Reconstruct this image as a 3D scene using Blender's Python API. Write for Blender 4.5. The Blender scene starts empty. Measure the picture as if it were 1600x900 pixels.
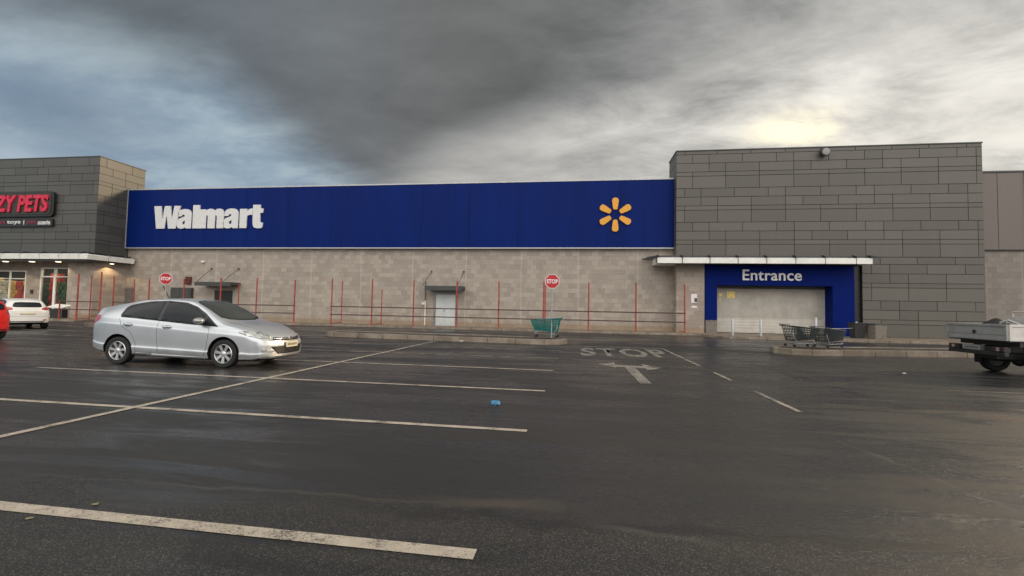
import bpy, bmesh, math, random
from mathutils import Vector, Matrix
from mathutils.bvhtree import BVHTree
random.seed(11)
R = math.radians
scene = bpy.context.scene
COL = scene.collection

# ------------------------------------------------------------------ helpers
class MB:
    """collects shapes, builds ONE mesh object"""
    def __init__(self):
        self.bm = bmesh.new()
    def poly(self, pts, mi=0):
        f = self.bm.faces.new([self.bm.verts.new(p) for p in pts]); f.material_index = mi; return f
    def box(self, x0, x1, y0, y1, z0, z1, mi=0, bev=0):
        x0, x1 = min(x0, x1), max(x0, x1); y0, y1 = min(y0, y1), max(y0, y1); z0, z1 = min(z0, z1), max(z0, z1)
        return self.hexa([(x0,y0,z0),(x1,y0,z0),(x1,y1,z0),(x0,y1,z0),(x0,y0,z1),(x1,y0,z1),(x1,y1,z1),(x0,y1,z1)], mi, bev)
    def hexa(self, p, mi=0, bev=0):
        v = [self.bm.verts.new(q) for q in p]
        fs = [self.bm.faces.new([v[i] for i in idx]) for idx in ((3,2,1,0),(4,5,6,7),(0,1,5,4),(1,2,6,5),(2,3,7,6),(3,0,4,7))]
        for f in fs: f.material_index = mi
        if bev:
            es = list({e for f in fs for e in f.edges})
            r = bmesh.ops.bevel(self.bm, geom=es, offset=bev, segments=2, affect='EDGES', profile=0.5)
            for f in r['faces']: f.material_index = mi
        return self
    def prism(self, pts, d, mi=0):
        """closed polygon pts (3D, planar) extruded by vector d"""
        d = Vector(d)
        a = [self.bm.verts.new(p) for p in pts]; b = [self.bm.verts.new(Vector(p)+d) for p in pts]
        fs = [self.bm.faces.new(list(reversed(a))), self.bm.faces.new(b)]
        n = len(a)
        for i in range(n): fs.append(self.bm.faces.new([a[i], a[(i+1)%n], b[(i+1)%n], b[i]]))
        for f in fs: f.material_index = mi
        return self
    def tube(self, pts, r, n=8, mi=0, cap=True, r2=None):
        pts = [Vector(p) for p in pts]; rings = []
        for i, p in enumerate(pts):
            t = (pts[min(i+1, len(pts)-1)] - pts[max(i-1, 0)]).normalized()
            ref = Vector((0,0,1)) if abs(t.z) < .9 else Vector((1,0,0))
            a = t.cross(ref).normalized(); b = t.cross(a)
            rr = r if r2 is None else r + (r2-r)*i/(len(pts)-1)
            rings.append([self.bm.verts.new(p + a*math.cos(2*math.pi*k/n)*rr + b*math.sin(2*math.pi*k/n)*rr) for k in range(n)])
        for i in range(len(rings)-1):
            for k in range(n):
                f = self.bm.faces.new([rings[i][k], rings[i][(k+1)%n], rings[i+1][(k+1)%n], rings[i+1][k]])
                f.material_index = mi; f.smooth = True
        if cap:
            for rg in (rings[0], rings[-1]): self.bm.faces.new(rg).material_index = mi
        return self
    def lathe(self, prof, c=(0,0,0), axis='z', n=24, mi=0, closed=False, cap=True):
        c = Vector(c); rings = []
        for (r, h) in prof:
            rg = []
            for k in range(n):
                a = 2*math.pi*k/n
                q = (r*math.cos(a), r*math.sin(a), h)
                if axis == 'y': q = (q[0], q[2], q[1])
                if axis == 'x': q = (q[2], q[0], q[1])
                rg.append(self.bm.verts.new(c + Vector(q)))
            rings.append(rg)
        m = len(rings)
        for i in range(m if closed else m-1):
            for k in range(n):
                f = self.bm.faces.new([rings[i][k], rings[i][(k+1)%n], rings[(i+1)%m][(k+1)%n], rings[(i+1)%m][k]])
                f.material_index = mi; f.smooth = True
        if not closed and cap:
            for rg, (r, h) in ((rings[0], prof[0]), (rings[-1], prof[-1])):
                if r > 1e-4: self.bm.faces.new(rg).material_index = mi
        return self
    def blob(self, c, s, seed=0, sub=2, rough=.25, mi=0):
        r = bmesh.ops.create_icosphere(self.bm, subdivisions=sub, radius=1)
        rnd = random.Random(seed)
        for v in r['verts']:
            k = 1 + rnd.uniform(-rough, rough)
            v.co = Vector((v.co.x*s[0]*k, v.co.y*s[1]*k, v.co.z*s[2]*k)) + Vector(c)
        return self
    def build(self, name, mats, parent=None, loc=None, sharp=35, smooth=False):
        bmesh.ops.recalc_face_normals(self.bm, faces=self.bm.faces)
        me = bpy.data.meshes.new(name); self.bm.to_mesh(me); self.bm.free()
        if not isinstance(mats, (list, tuple)): mats = [mats]
        for m in mats: me.materials.append(m)
        if smooth: me.polygons.foreach_set('use_smooth', [True]*len(me.polygons))
        if sharp and any(p.use_smooth for p in me.polygons): me.set_sharp_from_angle(angle=R(sharp))
        o = bpy.data.objects.new(name, me); COL.objects.link(o)
        if parent: o.parent = parent
        if loc: o.location = loc
        return o

def tag(o, label=None, cat=None, group=None, kind=None):
    if label: o['label'] = label
    if cat: o['category'] = cat
    if group: o['group'] = group
    if kind: o['kind'] = kind
    return o
def empty(name, loc=(0,0,0), rz=0):
    o = bpy.data.objects.new(name, None); COL.objects.link(o)
    o.location = loc; o.rotation_euler = (0,0,rz); return o
def copy_tree(o, parent=None):
    c = o.copy(); COL.objects.link(c)
    if parent: c.parent = parent
    for ch in list(o.children): copy_tree(ch, c)
    return c

# ------------------------------------------------------------------ materials
class NT:
    def __init__(self, nt): self.nt = nt
    def n(self, t, **kw):
        nd = self.nt.nodes.new(t)
        for k, v in kw.items(): setattr(nd, k, v)
        return nd
    def link(self, a, b): self.nt.links.new(a, b)
    def val(self, sock, v):
        if hasattr(v, 'is_output') or isinstance(v, bpy.types.NodeSocket): self.link(v, sock)
        else: sock.default_value = v
    def math(self, op, a, b=0.0, c=None, clamp=False):
        nd = self.n('ShaderNodeMath', operation=op, use_clamp=clamp)
        self.val(nd.inputs[0], a); self.val(nd.inputs[1], b)
        if c is not None: self.val(nd.inputs[2], c)
        return nd.outputs[0]
    def smooth(self, x, a, b, lo=0.0, hi=1.0):
        nd = self.n('ShaderNodeMapRange', interpolation_type='SMOOTHSTEP')
        self.val(nd.inputs[0], x)
        for i, v in enumerate((a, b, lo, hi)): self.val(nd.inputs[i+1], v)
        return nd.outputs[0]
    def mix(self, f, a, b, blend='MIX'):
        nd = self.n('ShaderNodeMix', data_type='RGBA', blend_type=blend)
        self.val(nd.inputs[0], f)
        for s, v in ((nd.inputs[6], a), (nd.inputs[7], b)):
            if isinstance(v, (tuple, list)): v = (*v[:3], 1)
            self.val(s, v)
        return nd.outputs[2]
    def noise(self, vec, scale, detail=4, rough=.55, dist=0.0):
        nd = self.n('ShaderNodeTexNoise')
        if vec is not None: self.link(vec, nd.inputs['Vector'])
        nd.inputs['Scale'].default_value = scale; nd.inputs['Detail'].default_value = detail
        nd.inputs['Roughness'].default_value = rough; nd.inputs['Distortion'].default_value = dist
        return nd.outputs['Fac']
    def mapping(self, vec, scale=(1,1,1), rot=(0,0,0), loc=(0,0,0)):
        nd = self.n('ShaderNodeMapping'); self.link(vec, nd.inputs[0])
        nd.inputs[1].default_value = loc; nd.inputs[2].default_value = rot; nd.inputs[3].default_value = scale
        return nd.outputs[0]
    def comb(self, x, y, z):
        nd = self.n('ShaderNodeCombineXYZ')
        for i, v in enumerate((x, y, z)): self.val(nd.inputs[i], v)
        return nd.outputs[0]
    def sep(self, v):
        nd = self.n('ShaderNodeSeparateXYZ'); self.link(v, nd.inputs[0]); return nd.outputs
    def bump(self, h, strength, dist=.01):
        nd = self.n('ShaderNodeBump'); self.link(h, nd.inputs['Height'])
        nd.inputs['Strength'].default_value = strength; nd.inputs['Distance'].default_value = dist
        return nd.outputs[0]

def newmat(name):
    m = bpy.data.materials.new(name); m.use_nodes = True
    T = NT(m.node_tree); b = m.node_tree.nodes['Principled BSDF']
    return m, T, b
def pmat(name, col, rough=.5, metal=0, var=.12, scale=6, coat=0, spec=.5, emit=None, es=0, bump=0, trans=0, alpha=1):
    """plain material with a noise-driven tone and roughness variation"""
    m, T, b = newmat(name)
    geo = T.n('ShaderNodeNewGeometry'); pos = T.n('ShaderNodeTexCoord').outputs['Object']
    nz = T.noise(pos, scale, 5, .6)
    f = T.smooth(nz, .3, .7)
    lo = tuple(c*(1-var) for c in col); hi = tuple(min(1, c*(1+var)) for c in col)
    T.link(T.mix(f, lo, hi), b.inputs['Base Color'])
    T.link(T.smooth(nz, .25, .75, max(0, rough-.06), min(1, rough+.06)), b.inputs['Roughness'])
    b.inputs['Metallic'].default_value = metal
    b.inputs['Coat Weight'].default_value = coat; b.inputs['Coat Roughness'].default_value = .06
    b.inputs['Specular IOR Level'].default_value = spec
    b.inputs['Transmission Weight'].default_value = trans
    if emit: b.inputs['Emission Color'].default_value = (*emit, 1); b.inputs['Emission Strength'].default_value = es
    if bump: T.link(T.bump(T.noise(pos, scale*8, 4), bump, .01), b.inputs['Normal'])
    return m

def asphalt_mat():
    m, T, b = newmat('wet_asphalt')
    P = T.n('ShaderNodeTexCoord').outputs['Object']
    sp = T.sep(P)
    fine = T.noise(P, 85, 3, .75)
    vor = T.n('ShaderNodeTexVoronoi'); T.link(P, vor.inputs['Vector']); vor.inputs['Scale'].default_value = 170
    stone = T.smooth(T.sep(vor.outputs['Color'])[0], .80, .97)
    big = T.noise(T.mapping(P, (.11, .3, 1), (0,0,R(4))), 1, 5, .6, .6)        # worn and damp areas, drawn out along the bays
    mid = T.noise(T.mapping(P, (.35, 1.3, 1), (0,0,R(-3))), 1, 6, .62, .8)
    pat = T.noise(P, 2.2, 5, .65)
    # coarser, older surface nearest to the lane's start
    coarse = T.smooth(T.math('ADD', sp[1], T.math('MULTIPLY', T.math('SUBTRACT', mid, .5), 2.2)), 3.7, 3.0)
    c = T.mix(T.smooth(big, .35, .65), (.016, .0165, .017), (.025, .0248, .0245))
    c = T.mix(T.smooth(mid, .45, .75), c, (.031, .030, .028))
    c = T.mix(T.math('MULTIPLY', T.smooth(fine, .45, .72), .5), c, (.068, .065, .061))
    c = T.mix(T.math('MULTIPLY', stone, T.math('ADD', T.math('MULTIPLY', coarse, .36), .09)), c, (.20, .18, .155))
    # dark oily trails in the right-hand bays
    tr = T.noise(T.mapping(P, (.22, 1.1, 1), (0,0,R(32)), (3,1,0)), 1, 4, .55, .9)
    c = T.mix(T.math('MULTIPLY', T.smooth(tr, .62, .72), .6), c, (.014, .013, .013))
    def trail(x0, y0, x1, y1, w, wob=.5):
        dx, dy = x1-x0, y1-y0; L = math.hypot(dx, dy)
        a = T.math('ADD', T.math('MULTIPLY', T.math('SUBTRACT', sp[0], x0), dx/L), T.math('MULTIPLY', T.math('SUBTRACT', sp[1], y0), dy/L))
        d = T.math('ADD', T.math('MULTIPLY', T.math('SUBTRACT', sp[0], x0), -dy/L), T.math('MULTIPLY', T.math('SUBTRACT', sp[1], y0), dx/L))
        d = T.math('ABSOLUTE', T.math('ADD', d, T.math('MULTIPLY', T.math('SUBTRACT', pat, .5), wob)))
        e = T.math('MULTIPLY', T.smooth(a, -.4, .6), T.smooth(a, L+.4, L-.6))
        return T.math('MULTIPLY', T.smooth(d, w, w*.2), T.math('MULTIPLY', e, T.smooth(mid, .3, .6, .35, 1)))
    for (x0, y0, x1, y1, w, col_, k) in ((4.9,15.5,5.15,7.4,.22,(.012,.012,.012),.8),(5.9,8.6,6.4,7.0,.28,(.05,.022,.016),.8),(5.3,18.0,5.6,12.0,.35,(.016,.015,.014),.5),
                                        (1.3,5.7,3.4,4.1,.04,(.014,.013,.013),.7),(-1.5,3.15,3.2,3.30,.10,(.013,.012,.012),.6)):
        c = T.mix(T.math('MULTIPLY', trail(x0,y0,x1,y1,w), k), c, col_)
    for (x0, y0, x1, y1, w, col_, k) in ((-.95,3.38,-.1,3.48,.13,(.13,.105,.07),.34),(-4.5,3.25,-.9,3.36,.035,(.10,.09,.072),.28),(.2,3.2,.8,3.1,.06,(.13,.12,.105),.55),(3.0,5.9,3.35,3.6,.05,(.11,.105,.095),.35),(.6,2.6,2.2,2.5,.16,(.09,.085,.078),.4)):
        c = T.mix(T.math('MULTIPLY', trail(x0,y0,x1,y1,w,.25), k), c, col_)
    # reddish mud washes
    mud = T.noise(T.mapping(P, (.3, .8, 1), (0,0,0), (9,4,0)), 1, 5, .6, .5)
    c = T.mix(T.math('MULTIPLY', T.smooth(mud, .62, .85), .22), c, (.07, .045, .033))
    crk = T.n('ShaderNodeTexVoronoi', feature='DISTANCE_TO_EDGE')
    wob = T.n('ShaderNodeVectorMath', operation='ADD'); T.link(P, wob.inputs[0])
    nv = T.n('ShaderNodeTexNoise'); T.link(P, nv.inputs['Vector']); nv.inputs['Scale'].default_value = 1.1; nv.inputs['Detail'].default_value = 4
    T.link(nv.outputs['Color'], wob.inputs[1]); T.link(wob.outputs[0], crk.inputs['Vector']); crk.inputs['Scale'].default_value = .17
    crack = T.smooth(crk.outputs['Distance'], .0035, .0012)
    c = T.mix(T.math('MULTIPLY', crack, .3), c, (.012, .011, .01))
    T.link(c, b.inputs['Base Color'])
    wetn = T.noise(T.mapping(P, (.28, 1.9, 1), (0,0,R(2)), (2,5,0)), 1, 7, .66, 1.0)
    wet = T.smooth(T.math('ADD', T.math('MULTIPLY', big, .45), T.math('MULTIPLY', wetn, .55)), .43, .56)
    wet = T.math('ADD', wet, T.math('MULTIPLY', T.smooth(sp[0], 1.0, 14), .4), clamp=True)
    r = T.smooth(wet, 0, 1, .55, .27)
    r = T.math('ADD', r, T.math('MULTIPLY', coarse, .06))
    r = T.math('SUBTRACT', r, T.math('MULTIPLY', T.smooth(pat, .62, .76), .12))
    T.link(r, b.inputs['Roughness'])
    b.inputs['Specular IOR Level'].default_value = .5
    h = T.math('ADD', T.math('MULTIPLY', fine, .7), T.math('MULTIPLY', stone, .5))
    T.link(T.bump(h, .45, .005), b.inputs['Normal'])
    return m

def paint_mat(name='road_paint', col=(.42,.37,.31), wear=.5):
    m, T, b = newmat(name)
    P = T.n('ShaderNodeTexCoord').outputs['Object']
    w = T.noise(P, 3.2, 7, .72); g = T.noise(P, 70, 3, .7)
    f = T.smooth(T.math('ADD', T.math('MULTIPLY', w, .55), T.math('MULTIPLY', g, .45)), wear-.07, wear+.10)
    c = T.mix(T.smooth(T.noise(P, 9, 4), .3, .7), tuple(v*.8 for v in col), col)
    T.link(T.mix(f, (.055,.05,.045), c), b.inputs['Base Color'])
    b.inputs['Roughness'].default_value = .6
    T.link(T.bump(g, .5, .005), b.inputs['Normal'])
    return m

def block_mat(name, c0, c1, bw=.6, bh=.3, offs=.5, panel=None, axis='x'):
    """split-face concrete blockwork: every block its own tone, thin joints, streaks"""
    m, T, b = newmat(name)
    s = T.sep(T.n('ShaderNodeTexCoord').outputs['Object'])
    X, Z = (s[0] if axis == 'x' else s[1]), s[2]
    zr = T.math('DIVIDE', Z, bh); row = T.math('FLOOR', zr)
    sh = T.math('MULTIPLY', T.math('MODULO', row, 2.0), offs)
    xr = T.math('ADD', T.math('DIVIDE', X, bw), sh); colm = T.math('FLOOR', xr)
    wn = T.n('ShaderNodeTexWhiteNoise', noise_dimensions='2D'); T.link(T.comb(colm, row, 0), wn.inputs['Vector'])
    tone = T.math('POWER', wn.outputs['Value'], 1.3)
    P = T.comb(X, 0.0, Z)
    grain = T.noise(P, 9, 6, .7); cloud = T.noise(T.mapping(P, (.5,1,1.0)), .6, 4, .6)
    streak = T.noise(T.mapping(P, (2.6,1,.10)), 1, 4, .6)
    f = T.math('ADD', T.math('MULTIPLY', tone, .30), T.math('ADD', T.math('MULTIPLY', grain, .72), T.math('MULTIPLY', cloud, .25)))
    c = T.mix(T.smooth(f, .22, .88), c0, c1)
    c = T.mix(T.math('MULTIPLY', T.smooth(streak, .58, .8), .22), c, tuple(v*1.25 for v in c1))
    fx = T.math('FRACT', xr); fz = T.math('FRACT', zr)
    dx = T.math('MULTIPLY', T.math('MINIMUM', fx, T.math('SUBTRACT', 1.0, fx)), bw)
    dz = T.math('MULTIPLY', T.math('MINIMUM', fz, T.math('SUBTRACT', 1.0, fz)), bh)
    j = T.smooth(T.math('MINIMUM', dx, dz), .004, .011, 1, 0)
    c = T.mix(T.math('MULTIPLY', j, .30), c, tuple(v*.55 for v in c0))
    if panel:   # cast joints every few metres, a paler strip
        px = T.math('FRACT', T.math('DIVIDE', T.math('ADD', X, 400.0), panel))
        dp = T.math('MULTIPLY', T.math('MINIMUM', px, T.math('SUBTRACT', 1.0, px)), panel)
        c = T.mix(T.smooth(dp, .03, .06, .35, 0), c, tuple(v*1.35 for v in c1))
    # damp soil splash along the foot of the wall
    damp = T.smooth(T.math('ADD', Z, T.math('MULTIPLY', T.math('SUBTRACT', grain, .5), .7)), .30, .55, .5, 0)
    c = T.mix(damp, c, (.27, .17, .085))
    T.link(c, b.inputs['Base Color']); b.inputs['Roughness'].default_value = .82
    b.inputs['Specular IOR Level'].default_value = .25
    T.link(T.bump(T.math('SUBTRACT', grain, T.math('MULTIPLY', j, .6)), .5, .02), b.inputs['Normal'])
    return m

def clad_mat(name, col, var=.13, rough=.44, spec=.5, bump=.15, rk=.42):
    m, T, b = newmat(name)
    g = T.n('ShaderNodeNewGeometry')
    P = T.n('ShaderNodeTexCoord').outputs['Object']
    rpi = g.outputs['Random Per Island']
    gr = T.noise(P, 14, 5, .7); st = T.noise(T.mapping(P, (2.0,2.0,.15)), 1, 4, .6)
    f = T.math('ADD', T.math('MULTIPLY', rpi, rk), T.math('ADD', T.math('MULTIPLY', gr, .35-rk*.2), T.math('MULTIPLY', st, .75-rk)))
    T.link(T.mix(T.smooth(f, .2, .8), tuple(c*(1-var) for c in col), tuple(c*(1+var) for c in col)), b.inputs['Base Color'])
    b.inputs['Roughness'].default_value = rough; b.inputs['Specular IOR Level'].default_value = spec
    T.link(T.bump(T.math('ADD', gr, T.math('MULTIPLY', st, .6)), bump, .01), b.inputs['Normal'])
    return m

def kerb_mat():
    m, T, b = newmat('kerb_concrete')
    P = T.n('ShaderNodeTexCoord').outputs['Object']
    a = T.noise(P, 1.3, 6, .65); g = T.noise(P, 22, 4, .7)
    c = T.mix(T.smooth(a, .35, .7), (.17,.132,.10), (.31,.26,.20))
    c = T.mix(T.math('MULTIPLY', T.smooth(g, .5, .75), .6), c, (.15,.12,.09))
    T.link(c, b.inputs['Base Color']); b.inputs['Roughness'].default_value = .75
    T.link(T.bump(g, .5, .01), b.inputs['Normal'])
    return m

def car_paint(name, col, metal=.55, rough=.32):
    m, T, b = newmat(name)
    P = T.n('ShaderNodeTexCoord').outputs['Object']
    dirt = T.noise(P, 3.0, 6, .65); flake = T.noise(P, 1.7, 3, .5)
    z = T.sep(P)[2]
    low = T.smooth(T.math('ADD', z, T.math('MULTIPLY', T.math('SUBTRACT', dirt, .5), .35)), .42, .20, 0, .45)
    c = T.mix(T.smooth(flake, .3, .7), tuple(v*.96 for v in col), tuple(min(1,v*1.03) for v in col))
    c = T.mix(low, c, (.16,.14,.12))
    T.link(c, b.inputs['Base Color']); b.inputs['Metallic'].default_value = metal
    T.link(T.smooth(dirt, .25, .75, rough-.03, rough+.05), b.inputs['Roughness'])
    b.inputs['Coat Weight'].default_value = .35; b.inputs['Coat Roughness'].default_value = .08
    return m

def glass_mat(name, tint=(.02,.024,.026), trans=.0):
    m, T, b = newmat(name)
    P = T.n('ShaderNodeTexCoord').outputs['Object']
    n = T.noise(P, 2.2, 3, .5)
    T.link(T.mix(n, tuple(v*.6 for v in tint), tuple(v*1.5 for v in tint)), b.inputs['Base Color'])
    T.link(T.smooth(T.noise(P, 6, 5), .3, .7, .04, .12), b.inputs['Roughness'])
    b.inputs['IOR'].default_value = 1.5; b.inputs['Transmission Weight'].default_value = trans
    b.inputs['Specular IOR Level'].default_value = .2
    return m

def shutter_mat(name, col, pitch=.075):
    """roller shutter: horizontal laths with a shaded groove shaped by bump, tiny punched holes"""
    m, T, b = newmat(name)
    s = T.sep(T.n('ShaderNodeTexCoord').outputs['Object'])
    fz = T.math('FRACT', T.math('DIVIDE', s[2], pitch))
    h = T.math('SINE', T.math('MULTIPLY', fz, math.pi))
    P = T.comb(s[0], s[1], s[2])
    d = T.noise(P, 2.2, 6, .65); v = T.noise(T.mapping(P, (1.1,1,.15)), 1, 3)
    c = T.mix(T.smooth(T.math('ADD', T.math('MULTIPLY', d, .6), T.math('MULTIPLY', v, .4)), .3, .7), tuple(x*.8 for x in col), tuple(x*1.12 for x in col))
    T.link(c, b.inputs['Base Color']); b.inputs['Roughness'].default_value = .5
    T.link(T.bump(h, .45, .02), b.inputs['Normal'])
    return m

M = {}
M['asphalt'] = asphalt_mat()
M['paint'] = paint_mat('road_paint', (.48,.43,.36), .43)
M['paint_worn'] = paint_mat('worn_road_paint', (.40,.37,.32), .47)
M['paint_letter'] = paint_mat('faded_letter_paint', (.34,.32,.285), .485)
M['paint_faint'] = paint_mat('faint_road_paint', (.26,.24,.21), .54)
M['block'] = block_mat('facade_block', (.265,.228,.192), (.43,.374,.318), .45, .325, panel=4.0)
M['block_side'] = block_mat('pier_block', (.25,.205,.17), (.43,.365,.31), .62, .31)
M['block_y'] = block_mat('side_block', (.25,.205,.17), (.43,.365,.31), .62, .31, axis='y')
M['grey_block'] = block_mat('grey_block', (.19,.17,.15), (.27,.245,.215), .45, .325, panel=4.4)
M['clad'] = clad_mat('grey_cladding', (.106,.096,.081))
M['clad_left'] = clad_mat('grey_cladding_left', (.076,.074,.067))
M['brown_clad'] = clad_mat('brown_cladding', (.155,.125,.108), .06)
M['joint'] = pmat('dark_joint', (.045,.042,.038), .8)
M['blue'] = clad_mat('blue_fascia', (.0016,.0145,.124), .20, .5, .09, .1, .06)
M['blue_portal'] = pmat('blue_portal', (.0014,.011,.122), .55, var=.1, scale=1.2, spec=.06)
M['trim'] = pmat('pale_trim', (.5,.5,.5), .45, metal=.3)
M['white'] = pmat('white_letter', (.70,.69,.68), .45, var=.05)
M['white_paint'] = pmat('white_paint', (.82,.80,.74), .5, var=.08, scale=2)
M['spark'] = pmat('orange_emblem', (.80,.36,.03), .45, var=.06)
M['red'] = pmat('red_paint', (.36,.055,.038), .5, var=.3, scale=5)
M['red_sign'] = pmat('red_sign', (.48,.010,.02), .35, var=.08)
M['sign_white'] = pmat('sign_white', (.78,.72,.72), .4, var=.04)
M['rail'] = pmat('rail_brown', (.085,.04,.035), .55, var=.25, scale=3)
M['roof'] = pmat('roof_sheet', (.25,.25,.25), .6)
M['dark'] = pmat('dark_metal', (.022,.022,.021), .5, var=.2)
M['dark_grey'] = pmat('dark_grey_metal', (.055,.058,.055), .5, var=.2)
M['grey_metal'] = pmat('grey_metal', (.23,.23,.225), .42, metal=.5, var=.15)
M['door'] = pmat('door_paint', (.55,.57,.56), .45, var=.06, scale=2)
M['shutter'] = shutter_mat('beige_shutter', (.42,.385,.335))
M['shutter_white'] = shutter_mat('pale_shutter', (.52,.485,.43), .2)
M['kerb'] = kerb_mat()
M['paving'] = pmat('pavement', (.24,.19,.14), .7, var=.3, scale=1.2, bump=.3)
M['soil'] = pmat('island_infill', (.055,.045,.036), .75, var=.4, scale=1.6, bump=.5)
M['silver'] = car_paint('silver_paint', (.53,.55,.575), .60, .32)
M['white_car'] = car_paint('white_car_paint', (.78,.77,.74), 0, .3)
M['red_car'] = car_paint('red_car_paint', (.62,.012,.010), 0, .28)
M['car_glass'] = glass_mat('tinted_glass', (.016,.019,.022))
M['screen_glass'] = glass_mat('windscreen_glass', (.045,.052,.050))
def thin_glass(name):
    m, T, b = newmat(name); nt = m.node_tree; out = nt.nodes['Material Output']
    tr = T.n('ShaderNodeBsdfTransparent'); tr.inputs[0].default_value = (.86,.88,.86,1)
    gl_ = T.n('ShaderNodeBsdfGlossy'); gl_.inputs['Roughness'].default_value = .05
    fr = T.n('ShaderNodeFresnel'); fr.inputs[0].default_value = 1.35
    P = T.n('ShaderNodeTexCoord').outputs['Object']
    T.link(T.mix(T.noise(P, 3, 4), (.75,.77,.77), (.9,.92,.92)), gl_.inputs[0])
    mx = T.n('ShaderNodeMixShader'); T.link(T.math('MULTIPLY', fr.outputs[0], T.math('SUBTRACT', 1.0, T.n('ShaderNodeNewGeometry').outputs['Backfacing'])), mx.inputs[0]); T.link(tr.outputs[0], mx.inputs[1]); T.link(gl_.outputs[0], mx.inputs[2])
    T.link(mx.outputs[0], out.inputs[0]); nt.nodes.remove(b); return m
M['shop_glass'] = thin_glass('shop_glass')
M['rubber'] = pmat('rubber', (.014,.014,.014), .75, var=.3)
M['black_trim'] = pmat('black_trim', (.012,.012,.013), .4, var=.2)
M['alloy'] = pmat('alloy', (.62,.62,.62), .28, metal=.75, var=.06)
M['chrome'] = pmat('chrome', (.75,.75,.74), .14, metal=1, var=.04)
M['lamp_clear'] = pmat('headlamp_lens', (.46,.48,.46), .10, var=.55, scale=9, coat=1, metal=.5)
M['lamp_red'] = pmat('tail_lamp_lens', (.42,.02,.03), .14, var=.25, scale=10, coat=.8)
M['plate'] = pmat('number_plate', (.68,.62,.46), .4, var=.06)
M['plate_mark'] = pmat('plate_mark', (.10,.10,.08), .5)
M['teal'] = pmat('teal_plastic', (.008,.15,.135), .42, var=.18, scale=4)
M['teal_light'] = pmat('pale_teal_plastic', (.06,.34,.27), .42, var=.15, scale=4)
M['cart_grey'] = pmat('cart_grey', (.022,.029,.028), .55, var=.25, scale=4)
M['galv'] = pmat('galvanised_steel', (.38,.40,.39), .38, metal=.6, var=.15)
M['bed_grey'] = pmat('load_bed_grey', (.36,.36,.345), .42, metal=.25, var=.12, scale=3)  # darker bed tone, shade on the tailgate put into the colour
M['bed_pale'] = pmat('load_bed_pale', (.62,.58,.54), .42, var=.1, scale=3)  # paler bed tone, light on the near side put into the colour
M['agg'] = pmat('exposed_aggregate', (.19,.165,.14), .85, var=.6, scale=26, bump=.8)
M['bag'] = pmat('blue_plastic', (.06,.24,.42), .3, var=.25, scale=20)
M['paper'] = pmat('litter_paper', (.72,.70,.66), .6)
M['leaf'] = pmat('dry_leaf', (.22,.19,.12), .7, var=.4, scale=30)
M['lit'] = pmat('lit_lamp', (.9,.85,.75), .4, emit=(1,.86,.62), es=2.2)
M['yellow'] = pmat('yellow_reflection', (.80,.62,.20), .5, var=.2, scale=9)  # colour of the light reflected in the shutter
M['goods_yellow'] = pmat('goods_yellow', (.50,.30,.06), .6, var=.45, scale=5, emit=(.9,.5,.12), es=.10)  # faint glow added to the goods by emission
M['goods_red'] = pmat('goods_red', (.45,.05,.03), .6, var=.4, scale=5)
M['goods_green'] = pmat('goods_green', (.05,.10,.045), .6, var=.4, scale=5)
M['goods_white'] = pmat('goods_white', (.55,.5,.42), .6, var=.3, scale=5)
M['pet_red'] = pmat('pet_sign_red', (.62,.012,.05), .35, var=.2, scale=3)
M['alarm'] = pmat('dark_red_box', (.09,.015,.013), .5)
M['lamp_dark_red'] = pmat('dark_tail_lens', (.06,.008,.009), .2, coat=.5)
M['pink'] = pmat('pale_pink_lamp', (.72,.45,.48), .3, var=.1)
M['sub_red'] = pmat('dull_red_letter', (.22,.02,.04), .4, var=.2)

# ------------------------------------------------------------------ text and glyph shapes
def text_mesh(body, size, extrude=.03, offset=0.0, spacing=1.0, shear=0.0):
    cu = bpy.data.curves.new('text', 'FONT'); cu.body = body; cu.size = size; cu.extrude = extrude
    cu.offset = offset; cu.space_character = spacing; cu.shear = shear; cu.align_x = 'LEFT'; cu.resolution_u = 4
    o = bpy.data.objects.new('text', cu); COL.objects.link(o)
    dg = bpy.context.evaluated_depsgraph_get(); dg.update()
    me = bpy.data.meshes.new_from_object(o.evaluated_get(dg))
    bpy.data.objects.remove(o); bpy.data.curves.remove(cu)
    return me
def fit_text(name, body, x0, x1, z0, z1, y, mat, parent=None, extrude=.03, offset=0.0, spacing=1.0, shear=0.0):
    """text standing on a wall that faces -Y, fitted to x0..x1, z0..z1, back side at y"""
    me = text_mesh(body, 1.0, extrude, offset, spacing, shear)
    vs = me.vertices
    ax, bx_ = min(v.co.x for v in vs), max(v.co.x for v in vs); ay, by = min(v.co.y for v in vs), max(v.co.y for v in vs)
    for v in vs:
        X = x0 + (v.co.x-ax)/(bx_-ax)*(x1-x0); Z = z0 + (v.co.y-ay)/(by-ay)*(z1-z0)
        v.co = (X, y - extrude - v.co.z, Z)
    me.materials.clear(); me.materials.append(mat)
    me.flip_normals() if False else None
    o = bpy.data.objects.new(name, me); COL.objects.link(o)
    if parent: o.parent = parent
    return o
def glyph_mesh(polys, depth):
    cu = bpy.data.curves.new('glyph', 'CURVE'); cu.dimensions = '2D'; cu.fill_mode = 'BOTH'; cu.extrude = depth/2
    for p in polys:
        s = cu.splines.new('POLY'); s.points.add(len(p)-1); s.use_cyclic_u = True
        for q, pt in zip(p, s.points): pt.co = (q[0], q[1], 0, 1)
    o = bpy.data.objects.new('glyph', cu); COL.objects.link(o)
    dg = bpy.context.evaluated_depsgraph_get(); dg.update()
    me = bpy.data.meshes.new_from_object(o.evaluated_get(dg))
    bpy.data.objects.remove(o); bpy.data.curves.remove(cu)
    return me
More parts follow.
